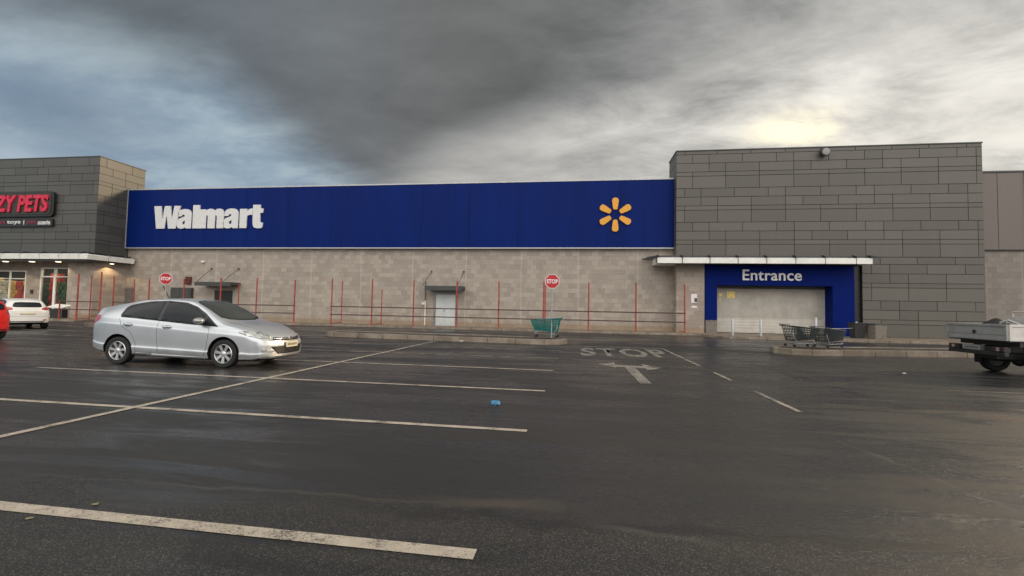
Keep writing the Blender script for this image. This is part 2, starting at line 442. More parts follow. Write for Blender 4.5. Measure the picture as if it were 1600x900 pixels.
def round_poly(p, it=2, keep=0.22):
    for _ in range(it):
        q = []
        n = len(p)
        for i in range(n):
            a, b = p[i], p[(i+1) % n]
            q.append((a[0]+(b[0]-a[0])*keep, a[1]+(b[1]-a[1])*keep)); q.append((a[0]+(b[0]-a[0])*(1-keep), a[1]+(b[1]-a[1])*(1-keep)))
        p = q
    return p

# ------------------------------------------------------------------ camera, light, world
f_px = 715.0
right = Vector((0.98962, 0.14243, 0.01938)); down = Vector((0.01279, 0.04701, -0.99881)); fwd = Vector((-0.14317, 0.98869, 0.0447))
cam = bpy.data.cameras.new('camera'); co = bpy.data.objects.new('camera', cam); COL.objects.link(co)
cam.sensor_width = 36; cam.lens = f_px/1600*36; cam.clip_end = 2000; cam.clip_start = .05
mw = Matrix.Identity(4)
for i in range(3):
    mw[i][0] = right[i]; mw[i][1] = -down[i]; mw[i][2] = -fwd[i]
mw[2][3] = 1.45
co.matrix_world = mw
scene.camera = co

SUN_AZ, SUN_EL = 62.0, 18.0
sl = bpy.data.lights.new('sun', 'SUN'); sl.energy = 2.8; sl.angle = R(10); sl.color = (1, .76, .47)
so = bpy.data.objects.new('sun', sl); COL.objects.link(so)
sd = Vector((math.sin(R(SUN_AZ))*math.cos(R(SUN_EL)), math.cos(R(SUN_AZ))*math.cos(R(SUN_EL)), math.sin(R(SUN_EL))))
so.rotation_euler = sd.to_track_quat('Z', 'Y').to_euler(); so.location = sd*100

def build_world():
    w = bpy.data.worlds.new('World'); scene.world = w; w.use_nodes = True
    nt = w.node_tree; nt.nodes.clear(); T = NT(nt)
    D = T.n('ShaderNodeTexCoord').outputs['Generated']
    s = T.sep(D); x, y, z = s[0], s[1], s[2]
    az = T.math('MULTIPLY', T.math('ARCTAN2', x, y), 57.29578)
    el = T.math('MULTIPLY', T.math('ARCSINE', z), 57.29578)
    # noise on the underside of a cloud deck
    zz = T.math('ADD', T.math('MAXIMUM', z, 0.0), .16)
    U = T.comb(T.math('DIVIDE', x, zz), T.math('DIVIDE', y, zz), 0.0)
    n1 = T.noise(T.mapping(U, (.8,.9,1), (0,0,R(25))), 1.0, 9, .55, .15)
    n2 = T.noise(T.mapping(U, (1.3,2.0,1), (0,0,R(-40)), (4,2,0)), 1.5, 10, .62, .25)
    n3 = T.noise(T.mapping(U, (1,1,1), (0,0,0), (7,1,0)), .42, 4, .5, .3)
    n4 = T.noise(T.mapping(U, (.9,1.5,1), (0,0,R(62)), (1,6,0)), 1.7, 10, .6, .2)
    c1 = T.math('SUBTRACT', n1, .5); c2 = T.math('SUBTRACT', n2, .5); c3 = T.math('SUBTRACT', n3, .5); c4 = T.math('SUBTRACT', n4, .5)
    # heavy dark deck, brighter towards the hidden sun and towards the horizon below it
    L = T.math('ADD', .160, T.math('MULTIPLY', T.smooth(az, -12, 48), .32))
    L = T.math('ADD', L, T.math('MULTIPLY', T.math('MULTIPLY', T.smooth(T.math('ADD', T.math('SUBTRACT', el, T.math('MULTIPLY', T.math('MINIMUM', T.math('ADD', az, 15), 14.0), .42)), T.math('ADD', T.math('MULTIPLY', c3, 8), T.math('MULTIPLY', c1, 5))), 23, 15.5), T.smooth(az, -36, -16)), .30))
    L = T.math('MULTIPLY', L, T.math('ADD', 1.0, T.math('ADD', T.math('ADD', T.math('MULTIPLY', c1, .42), T.math('MULTIPLY', c4, .30)), T.math('MULTIPLY', T.math('MULTIPLY', c2, T.smooth(az, -18, 20, .35, 1)), 2.7))))
    col = T.mix(T.smooth(L, .14, .55), T.mix(T.smooth(az, -48, -12), (.84, .97, 1.09), (.98, 1.0, 1.0)), (1.0, .975, .92))
    vm = T.n('ShaderNodeVectorMath', operation='SCALE'); T.link(col, vm.inputs[0]); T.link(L, vm.inputs['Scale'])
    cloud = vm.outputs[0]
    # glow where the sun stands behind thin cloud
    def blob(a0, e0, ra, re):
        da = T.math('DIVIDE', T.math('SUBTRACT', az, a0), ra); de = T.math('DIVIDE', T.math('SUBTRACT', el, e0), re)
        return T.math('EXPONENT', T.math('MULTIPLY', T.math('ADD', T.math('MULTIPLY', da, da), T.math('MULTIPLY', de, de)), -1.0))
    nz = T.smooth(n2, .40, .62, .12, 1.25)
    g1 = T.math('MULTIPLY', blob(23.5, 19.0, 3.8, 1.9), nz)
    g2 = T.math('MULTIPLY', blob(34, 16, 16, 7), T.smooth(n2, .3, .7, .35, 1.1))
    cloud = T.mix(T.math('MINIMUM', T.math('MULTIPLY', g2, .80), 1.0), cloud, (.86, .82, .73))
    cloud = T.mix(T.math('MINIMUM', T.math('MULTIPLY', g1, 1.1), 1.0), cloud, (1.3, 1.17, .82))
    # blue gap on the left under the deck
    t1 = T.math('SUBTRACT', 22.6, el)
    t2 = T.math('MULTIPLY', T.math('SUBTRACT', T.math('SUBTRACT', -31.5, az), T.math('MULTIPLY', T.math('SUBTRACT', el, 16.4), 1.7)), .55)
    gap = T.math('ADD', T.math('MINIMUM', t1, t2), T.math('ADD', T.math('MULTIPLY', c4, 6), T.math('MULTIPLY', c1, 5)))
    gap = T.math('MULTIPLY', T.smooth(gap, -4.0, 4.5), T.smooth(az, -150, -110))
    rim = T.math('MULTIPLY', T.smooth(gap, .15, .75), T.smooth(t1, 11, 2))
    haze_c = T.mix(T.smooth(n4, .36, .66), (.26, .35, .45), (.45, .55, .61))
    haze_c = T.mix(T.math('MULTIPLY', blob(-54, 16.5, 7, 3.0), .85), haze_c, (.19, .26, .345))
    haze_c = T.mix(T.math('MULTIPLY', blob(-57, 11.5, 6, 1.6), .6), haze_c, (.48, .56, .63))
    haze_c = T.mix(T.math('MULTIPLY', rim, T.smooth(n2, .5, .72, 0, .55)), haze_c, (.50, .58, .64))
    # sky behind the camera: thin bright overcast that lights the fronts of the buildings
    absaz = T.math('ABSOLUTE', az)
    rear = T.math('MULTIPLY', T.math('MULTIPLY', T.smooth(absaz, 75, 125), T.smooth(el, 75, 40)), T.smooth(el, 1, 16, .12, 1))  # low band dimmed in place of unseen surroundings, to darken reflections
    rear_c = T.mix(T.smooth(n1, .3, .7), (REAR*.55, REAR*.55, REAR*.54), (REAR*1.42, REAR*1.36, REAR*1.28))
    cloud = T.mix(rear, cloud, rear_c)
    cloud = T.mix(T.smooth(el, 40, 70, 0, .8), cloud, (.42, .43, .44))
    skyt = T.n('ShaderNodeTexSky', sky_type='NISHITA'); skyt.sun_disc = False
    skyt.sun_elevation = R(SUN_EL); skyt.sun_rotation = R(SUN_AZ); skyt.dust_density = 1.5; skyt.ozone_density = 1.5
    b_sky = T.n('ShaderNodeBackground'); T.link(skyt.outputs[0], b_sky.inputs[0]); b_sky.inputs[1].default_value = .06
    b_cl = T.n('ShaderNodeBackground'); T.link(cloud, b_cl.inputs[0]); b_cl.inputs[1].default_value = 1.0
    b_hz = T.n('ShaderNodeBackground'); T.link(haze_c, b_hz.inputs[0]); b_hz.inputs[1].default_value = 1.0
    m1 = T.n('ShaderNodeMixShader'); m1.inputs[0].default_value = .90        # thin cloud veil over the clear sky
    T.link(b_sky.outputs[0], m1.inputs[1]); T.link(b_hz.outputs[0], m1.inputs[2])
    m2 = T.n('ShaderNodeMixShader'); T.link(gap, m2.inputs[0]); T.link(b_cl.outputs[0], m2.inputs[1]); T.link(m1.outputs[0], m2.inputs[2])
    out = T.n('ShaderNodeOutputWorld'); T.link(m2.outputs[0], out.inputs[0])
REAR = 2.2
build_world()
vs = scene.view_settings
vs.view_transform = 'Standard'; vs.look = 'None'; vs.exposure = 0; vs.gamma = 1; vs.use_curve_mapping = False
scene.cycles.use_denoising = True
scene.cycles.max_bounces = 8

# ------------------------------------------------------------------ ground and markings
g = MB(); g.poly([(-400,-400,0),(400,-400,0),(400,400,0),(-400,400,0)])
tag(g.build('parking_lot_ground', M['asphalt']), kind='structure')

def strip(m, x0, y0, x1, y1, w, z=.004, n=1):
    d = Vector((x1-x0, y1-y0, 0)); L = d.length; d.normalize(); s = Vector((-d.y, d.x, 0))*w/2
    a = Vector((x0,y0,z)); b = Vector((x1,y1,z))
    m.poly([a-s, b-s, b+s, a+s])
lines = MB()
for (y, x0, x1, w) in ((2.74,-11.4,-.58,.115), (5.52,-11.4,-.58,.10), (8.22,-11.4,-.56,.10), (10.98,-11.4,-.55,.10)):
    m = MB(); strip(m, x0, y+.05, x1, y-.04, w)
    tag(m.build('road_markings', M['paint']), kind='structure')
for y in (13.72, 16.4):
    m = MB(); strip(m, -11.4, y+.05, -.55, y-.12, .10)
    tag(m.build('road_markings', M['paint_worn']), kind='structure')
m = MB(); strip(m, -5.97, -2, -5.97, 18.9, .11, .008); tag(m.build('road_markings', M['paint']), kind='structure')
m = MB()
for (a, b) in ((13.0,18.3),(10.45,11.75),(7.4,9.1)): strip(m, 3.27, a, 3.27, b, .085)
tag(m.build('road_markings', M['paint_worn']), kind='structure')
m = MB(); strip(m, -.3, 18.55, 3.3, 18.45, .16); tag(m.build('road_markings', M['paint_worn']), kind='structure')
for (x0, x1, y) in ((7.2,13.5,10.2),(7.2,13.5,7.4),(7.2,14,12.75)):
    m = MB(); strip(m, x0, y, x1, y+.15, .10); tag(m.build('road_markings', M['paint_faint']), kind='structure')
for y in (10.2, 13.0, 15.8, 18.4):
    m = MB(); strip(m, -29, y, -18.6, y, .10); tag(m.build('road_markings', M['paint_worn']), kind='structure')
# STOP lettering painted along the lane
me = text_mesh('STOP', 1.0, 0.0, .03, 1.12)
xs = [v.co.x for v in me.vertices]; ys = [v.co.y for v in me.vertices]
for v in me.vertices:
    u = (v.co.x-min(xs))/(max(xs)-min(xs)); t = (v.co.y-min(ys))/(max(ys)-min(ys))
    v.co = (.10+u*2.95, 14.75+t*3.0+.25*u, .004)
me.materials.clear(); me.materials.append(M['paint_letter'])
o = bpy.data.objects.new('road_markings', me); COL.objects.link(o); tag(o, kind='structure')
# two-headed turning arrow
m = MB()
arrow = [(1.25,9.5),(1.48,9.5),(1.46,12.0),(1.72,12.0),(1.68,11.55),(2.12,12.2),(1.72,12.95),(1.72,12.45),(1.0,12.6),(1.02,13.15),(.55,12.6),(.98,11.9),(1.0,12.15),(1.2,12.1)]
m.poly([(x, y, .004) for x, y in arrow])
tag(m.build('road_markings', M['paint_letter']), kind='structure')

# pavements along the shop fronts, with kerbs
def slab(m, pts, z0, z1): m.prism([(x, y, z0) for x, y in pts], (0,0,z1-z0))
m = MB()
slab(m, [(-75,26.4),(-33.6,26.4),(-33.6,31.0),(-75,31.0)], -.05, .12)
slab(m, [(-33.596,29.5),(7.5,29.5),(7.5,33),(-33.596,33)], -.05, .12)
slab(m, [(7.504,29.0),(8.4,27.15),(60,27.6),(60,33),(7.504,33)], -.05, .12)
tag(m.build('pavement', M['paving']), kind='structure')
def kerb_run(m, x0, y0, x1, y1, w=.15, h=.125, seg=1.0):
    d = Vector((x1-x0, y1-y0, 0)); L = d.length; d.normalize(); s = Vector((-d.y, d.x, 0))*w
    n = max(1, int(L/seg)); st = L/n
    for i in range(n):
        a = Vector((x0,y0,0)) + d*(i*st+.008); b = Vector((x0,y0,0)) + d*((i+1)*st-.008)
        j = random.uniform(-.008,.008)
        p = [a, b, b+s, a+s]
        bt = [Vector((q.x,q.y,-.05)) for q in p]; tp = [Vector((q.x,q.y,h+j)) for q in p]
        m.hexa(bt+tp, 0, .018)
m = MB()
kerb_run(m, -75, 26.25, -33.45, 26.25); kerb_run(m, -33.45, 29.35, 7.35, 29.35); kerb_run(m, 7.36, 28.95, 8.3, 27.0); kerb_run(m, 8.32, 27.0, 60, 27.45)
tag(m.build('kerb', M['kerb']), kind='structure')

def island(x0, y0, x1, y1, depth, h=.21):
    d = Vector((x1-x0, y1-y0, 0)); L = d.length; d.normalize(); s = Vector((-d.y, d.x, 0))
    A, B = Vector((x0,y0,0)), Vector((x1,y1,0)); e = depth/2
    path = [A, B, B+d*e*.7+s*e*.3, B+d*e+s*e, B+d*e*.7+s*(depth-e*.3), B+s*depth, A+s*depth, A-d*e*.7+s*(depth-e*.3), A-d*e+s*e, A-d*e*.7+s*e*.3]
    k = MB()
    for i, p in enumerate(path):
        q = path[(i+1) % len(path)]; kerb_run(k, p.x, p.y, q.x, q.y, .17, h, 1.15)
    tag(k.build('island_kerb', M['kerb']), kind='structure')
    c = (A+B)/2+s*e
    f = MB(); f.prism([(c.x+(p.x-c.x)*.985, c.y+(p.y-c.y)*.93, -.05) for p in path], (0,0,h+.02))
    tag(f.build('island_ground', M['soil']), kind='structure')
island(-11.0, 19.62, -1.35, 18.76, 1.7)
island(8.15, 17.45, 22, 20.6, 1.7)
island(-26.5, 21.5, -19.5, 21.0, 1.6)

# ------------------------------------------------------------------ the store
def facing(m, x0, x1, z0, z1, y, thick=.03, gap=.016, side=None):
    """cladding boards in courses: two of 0.58, then a thin one and a deep one; real panels with open joints.
    side: None = wall facing -Y at y; else ('x', X) wall facing +-X at X, x0..x1 running along Y"""
    z = z0; k = 0
    courses = [.80, .28, .58, .58]; offs = [1.0, 1.0, .0, 1.0]; pit = [2.05, 2.05, 2.05, 2.05]
    while z < z1-.05:
        h = min(courses[k % 4], z1-z)
        p = pit[k % 4]; x = x0 - (offs[k % 4]*p/2.0) - (.5 if (k//4) % 2 else 0)
        i = 0
        while x < x1:
            w = p
            if k % 4 in (2, 3) and i % 3 == 1: w = p/2
            a, b = max(x, x0), min(x+w, x1)
            if b-a > .06:
                t = thick + random.uniform(-.003, .003)
                if side is None: m.box(a+gap, b-gap, y-t, y, z+gap, z+h-gap)
                else: m.box(side, side+t*(1 if side_sign > 0 else -1), a+gap, b-gap, z+gap, z+h-gap)
            x += w; i += 1
        z += h; k += 1

store = empty('store_building', (-8, 32, 0))
tag(store, 'long concrete block store with dark blue fascia band and grey panelled entrance tower', 'store')
bpy.context.view_layer.update()
FY = 31.70
def P_(o, parent):
    """parent keeping world place (meshes here carry world coordinates)"""
    o.parent = parent
    q = parent; off = Vector((0,0,0))
    while q is not None: off += q.location; q = q.parent
    o.location = -off
    return o
def part(mb, name, mat, parent, **kw): return P_(mb.build(name, mat, **kw), parent)

m = MB(); m.box(-36.0, 6.33, 32.0, 32.3, 0, 5.9)
part(m, 'block_wall', M['block'], store)
m = MB(); m.box(-36.6, 6.4, 32.31, 75, 0, 9.9)
part(m, 'rear_hall', M['grey_metal'], store)
# fascia in flat sheets with fine joints, on a frame
m = MB(); x = -35.95; ws = 42.24/12
for i in range(12): m.box(x+i*ws+.006, x+(i+1)*ws-.006, FY+random.uniform(-.006,.006), FY+.05, 5.735, 10.36)
fas = part(m, 'blue_fascia', M['blue'], store)
m = MB(); m.box(-35.95, 6.28, FY+.052, 32.3, 5.90, 10.3); part(m, 'fascia_frame', M['dark'], fas)
m = MB(); m.box(-36.0, 6.29, FY-.03, FY+.35, 10.362, 10.45); m.box(-36.03, -35.953, FY-.02, FY+.2, 5.68, 10.36); m.box(-35.95, 6.29, FY-.02, 31.998, 5.66, 5.733)
part(m, 'fascia_trim', M['trim'], fas)
# entrance tower
BX0, BX1, BY = 6.31, 24.05, 31.0
m = MB(); m.box(BX0+.03, BX1-.03, BY+.04, 33.4, 5.02, 12.0); m.box(17.42, BX1-.03, BY+.04, 33.4, 0, 5.019)
part(m, 'tower_core', M['joint'], store)
m = MB(); side_sign = 0
facing(m, BX0, BX1, 5.05, 12.0, BY+.035)
side_sign = 0
facing(m, 17.35, BX1, .12, 5.045, BY+.035)
side_sign = -1
facing(m, BY, 33.4, 5.05, 12.0, 0, side=BX0+.03)
side_sign = 1
facing(m, BY, 33.4, .12, 12.0, 0, side=BX1-.03)
part(m, 'tower_cladding', M['clad'], store)
m = MB(); m.box(BX0-.03, BX1+.03, BY-.03, 33.45, 12.002, 12.07); part(m, 'parapet_cap', M['dark_grey'], store)
# block pier and the wall return
m = MB(); m.box(6.33, 8.08, BY+.02, 33.3, 0, 5.0); part(m, 'entrance_pier', M['block_side'], store)
# recess behind the portal
m = MB(); m.box(8.08, 17.42, BY+.15, 32.9, 4.52, 5.015); m.box(8.08, 17.40, 32.6, 33.0, 0, 4.518); m.box(16.98, 17.40, 31.3, 32.6, 0, 4.518)
part(m, 'entrance_recess', M['dark'], store)
m = MB(); m.box(8.15, 17.3, BY-.10, BY+.13, 4.53, 4.64); part(m, 'recess_ledge', M['dark_grey'], store)
# blue portal: two legs and a lintel, a deep reveal
por = MB()
por.prism([(8.12, BY-.02, .12),(8.84, BY-.02, .12),(8.84, BY-.02, 3.22),(15.66, BY-.02, 3.22),(15.66, BY-.02, .12),(16.9, BY-.02, .12),(16.9, BY-.02, 4.50),(8.12, BY-.02, 4.50)], (0, 1.1, 0))
portal = part(por, 'blue_portal', M['blue_portal'], store)
m = MB(); m.box(8.13, 8.83, BY-.055, BY-.022, .12, .95); part(m, 'scuffed_plinth', M['agg'], portal)
m = MB(); m.box(16.902, 17.36, BY+.2, BY+.25, .12, 4.5); part(m, 'side_gap_panel', M['black_trim'], portal)
SY = BY+.95
m = MB(); m.box(8.84, 15.655, SY, SY+.05, 1.12, 3.05); sh = part(m, 'roller_shutter', M['shutter'], store)
m = MB(); m.box(8.84, 15.655, SY-.012, SY+.05, .16, 1.118); part(m, 'pale_lower_laths', M['shutter_white'], sh)
m = MB(); m.box(8.84, 15.655, SY-.16, SY+.1, 3.06, 3.218); part(m, 'shutter_box', M['dark_grey'], sh)
m = MB(); m.box(15.58, 15.655, SY-.06, SY-.014, .14, 3.05); part(m, 'guide_rail', M['trim'], sh)
m = MB(); m.box(8.842, 8.90, SY-.06, SY-.014, .14, 3.05); part(m, 'guide_rail', M['trim'], sh)
# canopy over the entrance
def canopy(parent, x0, x1, yf, yb, zb, zt, fins, left_tip, right_tip):
    m = MB(); m.box(x0+.12, x1-.1, yf+.24, yb, zb+.14, zb+.24); m.box(x0+.1, x1-.08, yf+.3, yb, zt+.02, zt+.13)
    slabm = part(m, 'canopy_roof', M['dark_grey'], parent)
    m = MB()
    n = len(fins)
    ed = [x0]+[f for f in fins if x0+.3 < f < x1-.3]+[x1]
    for i in range(len(ed)-1):
        a, b = ed[i]+.03, ed[i+1]-.03
        m.prism([(a, yf+.02, zb),(a, yf+.02, zt-.05),(a, yf+.22, zt),(a, yf+.22, zb+.02)], (b-a,0,0))
    part(m, 'canopy_fascia', M['white_paint'], parent)
    for f in fins:
        m = MB(); m.prism([(f-.03, yf-.17, zt-.02),(f-.03, yf+.30, zt+.17),(f-.03, yb, zt+.17),(f-.03, yb, zt+.03),(f-.03, yf+.24, zt+.01)], (.06,0,0))
        part(m, 'canopy_bracket', M['dark'], parent)
    for tip, x, sgn in ((left_tip, x0, -1), (right_tip, x1, 1)):
        for (y, dz) in tip:
            m = MB(); m.prism([(x, y, zt+dz),(x, y, zt+dz+.16),(x+sgn*.62, y, zt+dz+.05),(x+sgn*.62, y, zt+dz+.02)], (0,.07,0))
            part(m, 'canopy_fin', M['dark'], parent)
canopy(store, 4.92, 17.3, 29.8, 30.97, 4.50, 4.88, [5.0, 6.45, 8.1, 9.75, 11.4, 13.05, 14.7, 16.4, 17.22], [(30.1,-.02),(30.65,-.02)], [(30.05,0)])
m = MB(); m.box(4.95, 6.29, 30.975, 31.99, 4.52, 4.88); part(m, 'canopy_return', M['white_paint'], store)
for y in (31.2, 31.75):
    m = MB(); m.prism([(4.93, y, 4.86),(4.93, y, 5.02),(4.2, y, 4.93),(4.2, y, 4.90)], (0,.07,0)); part(m, 'canopy_fin', M['dark'], store)
# service door with a hung metal canopy
def hung_canopy(parent, x0, x1, z0, z1, rods, rz):
    m = MB(); m.box(x0, x1, 30.95, 31.995, z0+.1, z1); m.box(x0, x1, 30.95, 31.02, z0, z0+.098)
    c = part(m, 'door_canopy', M['dark_grey'], parent)
    for x, dx in rods:
        q = MB(); q.tube([(x+dx, 31.05, z1),(x, 31.97, rz)], .022, 6); q.lathe([(.07,-.03),(.07,.03)], (x, 31.96, rz), 'y', 10)
        part(q, 'tie_rod', M['dark_grey'], c)
m = MB(); m.box(-10.16, -8.72, 31.95, 31.99, .125, 2.36); m.box(-10.09, -9.46, 31.935, 31.949, .2, 2.28); m.box(-9.42, -8.79, 31.935, 31.949, .2, 2.28)
d = part(m, 'service_door', M['door'], store)
q = MB(); q.tube([(-9.52,31.90,1.1),(-9.52,31.90,1.35)], .018, 6); part(q, 'handle', M['grey_metal'], d)
m = MB(); m.box(-10.32, -10.17, 31.94, 31.99, .125, 2.6); m.box(-8.71, -8.56, 31.94, 31.99, .125, 2.6); m.box(-10.168, -8.712, 31.94, 31.99, 2.362, 2.6)
part(m, 'door_frame', M['grey_metal'], d)
hung_canopy(store, -10.7, -8.02, 2.62, 2.94, [(-10.55,-.35),(-8.15,-.2)], 4.02)
# left-hand service door, canopy and wall boxes
m = MB(); m.box(-28.0, -26.5, 31.94, 31.99, .125, 2.42); part(m, 'dark_service_door', M['black_trim'], store)
hung_canopy(store, -28.9, -25.85, 2.72, 3.02, [(-28.4,-.4),(-26.05,-.6)], 4.1)
m = MB(); m.box(-36.0, -35.2, 31.92, 31.99, .125, 2.55)
for i in range(16): m.box(-35.98, -35.22, 31.905, 31.919, .16+i*.148, .29+i*.148)
part(m, 'roller_door', M['grey_metal'], store)
m = MB(); m.box(-31.7, -29.9, 31.72, 31.99, 1.62, 2.58, 0, .02); m.box(-31.6, -30.85, 31.70, 31.719, 1.68, 2.5); m.box(-30.75, -30.0, 31.70, 31.719, 1.68, 2.5)
tag(m.build('meter_cabinet', M['dark_grey']), 'wide dark grey two door metal cabinet fixed low on the block wall', 'cabinet')
m = MB(); m.box(-30.6, -30.1, 31.86, 31.99, 2.85, 3.45, 0, .02); m.box(-30.55,-30.15,31.84,31.858,2.9,3.2)
tag(m.build('alarm_box', M['alarm']), 'small dark red alarm box on block wall above the wide dark cabinet', 'alarm box')
def dome_lamp(x, y, z, label):
    t = empty('wall_lamp', (x, y, z)); tag(t, label, 'wall lamp', 'small white lamps on the block wall')
    q = MB(); q.lathe([(.12,0),(.12,-.06),(.10,-.07)], (0,0,0), 'y', 14); q.build('lamp_base', M['white_paint'], t)
    q = MB(); q.lathe([(.10,-.07),(.115,-.12),(.09,-.18),(.04,-.21),(0,-.215)], (0,0,0), 'y', 14); q.build('lamp_cover', M['white'], t)
dome_lamp(-29.15, 31.99, 4.62, 'small white dome lamp high on the block wall above the left service door')
dome_lamp(-11.1, 31.99, 1.66, 'small white lamp low on the block wall beside the pale service door')
# downpipes
for x, lab in ((-10.95, 'thin dark vertical pipe on block wall left of the pale service door'), (-31.9, 'thin curved dark conduit on block wall beside the wide dark cabinet')):
    q = MB()
    if x > -20: q.tube([(x,31.93,1.9),(x,31.93,3.25)], .03, 6); q.tube([(x,31.93,.13),(x,31.93,1.9)], .045, 6, 1)
    else: q.tube([(x-.7,31.95,2.7),(x-.4,31.95,2.2),(x,31.95,1.6),(x+.05,31.95,.13)], .03, 6)
    tag(q.build('wall_pipe', [M['dark_grey'], M['white_paint']]), lab, 'pipe')
# notices on the pier
m = MB(); m.box(7.25, 7.62, BY-.002, BY+.018, 2.05, 2.62); m.box(7.45, 7.62, BY-.008, BY-.003, 2.1, 2.35, 1); m.box(7.28,7.60,BY-.002,BY+.018,1.72,1.86)
tag(m.build('wall_notice', [M['sign_white'], M['dark_grey']]), 'white notice board fixed to the concrete pier beside the blue portal', 'notice')
for (x0, x1, z0, z1, lab) in ((9.72,10.22,2.42,2.85,'largest yellowish painted reflection on the upper left part of the beige shutter'), (9.2,9.42,2.50,2.74,'small yellowish painted reflection at the upper left corner of the beige shutter'), (9.22,9.36,2.24,2.36,'tiny pale painted reflection under the small corner reflection of the beige shutter')):
    m = MB(); m.box(x0, x1, SY-.03, SY-.014, z0, z1, 0, .004)  # thin yellow plates painted in place of reflections on the shutter
    tag(m.build('shutter_reflection', M['yellow']), lab, 'notice', 'painted reflections on the beige shutter')
# round floodlight on the tower
t = empty('floodlight', (15.2, 30.9, 11.62)); tag(t, 'round dark floodlight near the top edge of the grey panelled tower', 'floodlight')
q = MB(); q.box(-.06,.06,0,.1,-.08,.35); q.build('bracket', M['dark_grey'], t)
q = MB(); q.lathe([(.10,.02),(.24,-.04),(.27,-.16),(.27,-.24),(.22,-.25)], (0,0,0), 'y', 20); q.build('housing', M['dark'], t)
q = MB(); q.lathe([(.215,-.252),(.1,-.262),(0,-.265)], (.03,0,.02), 'y', 20); q.build('lens', M['grey_metal'], t)

# wall signs
W_ = [(150,178),(234,178),(252,318),(260,318),(280,178),(350,178),(368,318),(376,318),(396,178),(470,178),(425,440),(332,440),(311,300),(306,300),(288,440),(185,440)]
A_ = [(446,302),(448,262),(462,236),(490,221),(525,215),(565,219),(592,233),(606,256),(610,280),(610,440),(545,440),(541,426),(520,438),(490,444),(455,436),(438,412),(433,380),(440,348),(465,324),(512,307),(528,298),(526,286),(514,279),(500,282),(492,300)]
A_in = [(533,346),(533,380),(522,394),(508,394),(500,380),(505,362)]
L_ = [(626,172),(705,172),(705,440),(626,440)]
M_ = [(705,440),(705,222),(780,222),(783,240),(806,222),(838,215),(868,221),(884,240),(908,222),(944,215),(975,224),(991,246),(996,275),(996,440),(913,440),(913,302),(906,290),(896,293),(893,302),(893,440),(806,440),(806,302),(799,290),(789,293),(786,302),(786,440)]
R_ = [(1182,440),(1182,222),(1262,222),(1266,252),(1288,226),(1328,217),(1328,292),(1292,290),(1268,302),(1264,320),(1264,440)]
T_ = [(1336,178),(1418,178),(1418,220),(1450,220),(1450,270),(1418,270),(1418,362),(1428,380),(1450,379),(1446,434),(1418,443),(1384,443),(1352,434),(1338,410),(1333,370),(1333,178)]
sx, sz = 9.5/1300, 1.84/268
def gl(p, dx=0): return [(-33.42+(x+dx-150)*sx, 7.22+(440-y)*sz) for x, y in p]
polys = [gl(W_), gl(A_), gl(A_in), gl(L_), gl(M_), gl(A_, 556), gl(A_in, 556), gl(R_), gl(T_)]
def wall_glyph(polys, y, depth, name, mat):
    # each letter meshed alone so that touching letters stay filled
    bm = bmesh.new()
    for grp in polys:
        me = glyph_mesh(grp, depth); bm.from_mesh(me); bpy.data.meshes.remove(me)
    for v in bm.verts: v.co = Vector((v.co.x, y - depth/2 - v.co.z, v.co.y))
    me = bpy.data.meshes.new(name); bm.to_mesh(me); bm.free(); me.materials.append(mat)
    o = bpy.data.objects.new(name, me); COL.objects.link(o); return o
pl = polys
o = wall_glyph([[pl[0]],[pl[1],pl[2]],[pl[3]],[pl[4]],[pl[5],pl[6]],[pl[7]],[pl[8]]], FY-.012, .085, 'store_sign', M['white'])
tag(o, 'large bold white raised name lettering at the left end of the blue fascia', 'sign')
pet = []
for k in range(6):
    a = math.pi/2 + k*math.pi/3
    base = [(.36,-.10),(.40,-.15),(.95,-.225),(1.08,-.20),(1.15,-.11),(1.17,0),(1.15,.11),(1.08,.20),(.95,.225),(.40,.15),(.36,.10),(.345,0)]
    pet.append([[(2.44+ (x*math.cos(a)-y*math.sin(a))*1.0, 7.98+(x*math.sin(a)+y*math.cos(a))) for x, y in round_poly(base,1)]])
o = wall_glyph(pet, FY-.012, .10, 'store_emblem', M['spark'])
tag(o, 'orange six petalled emblem at the right end of the blue fascia', 'emblem')
o = fit_text('entrance_sign', 'Entrance', 10.37, 13.86, 3.53, 4.22, BY-.02, M['white'], None, .04, .012, 1.04)
tag(o, 'white Entrance lettering on the lintel of the dark blue portal', 'sign')

# ------------------------------------------------------------------ neighbour on the right
nb = empty('warehouse_building', (40, 32, 0)); tag(nb, 'brown panelled building with grey block base right of the grey tower', 'building')
m = MB(); m.box(24.03, 70, 32.0, 60, 0, 5.62); part(m, 'block_base', M['grey_block'], nb)
m = MB()
for i in range(11): m.box(24.03+i*2.1-.6, 24.03+(i+1)*2.1-.63, 31.9, 60, 5.66, 10.42)
part(m, 'brown_panels', M['brown_clad'], nb)
m = MB(); m.box(24.03, 70, 31.86, 31.99, 5.60, 5.655); m.box(24.0, 70, 31.85, 60, 10.422, 10.52); part(m, 'flashing', M['dark_grey'], nb)
m = MB(); m.box(26.98, 27.05, 31.83, 31.895, 5.7, 10.4); part(m, 'downpipe', M['trim'], nb)

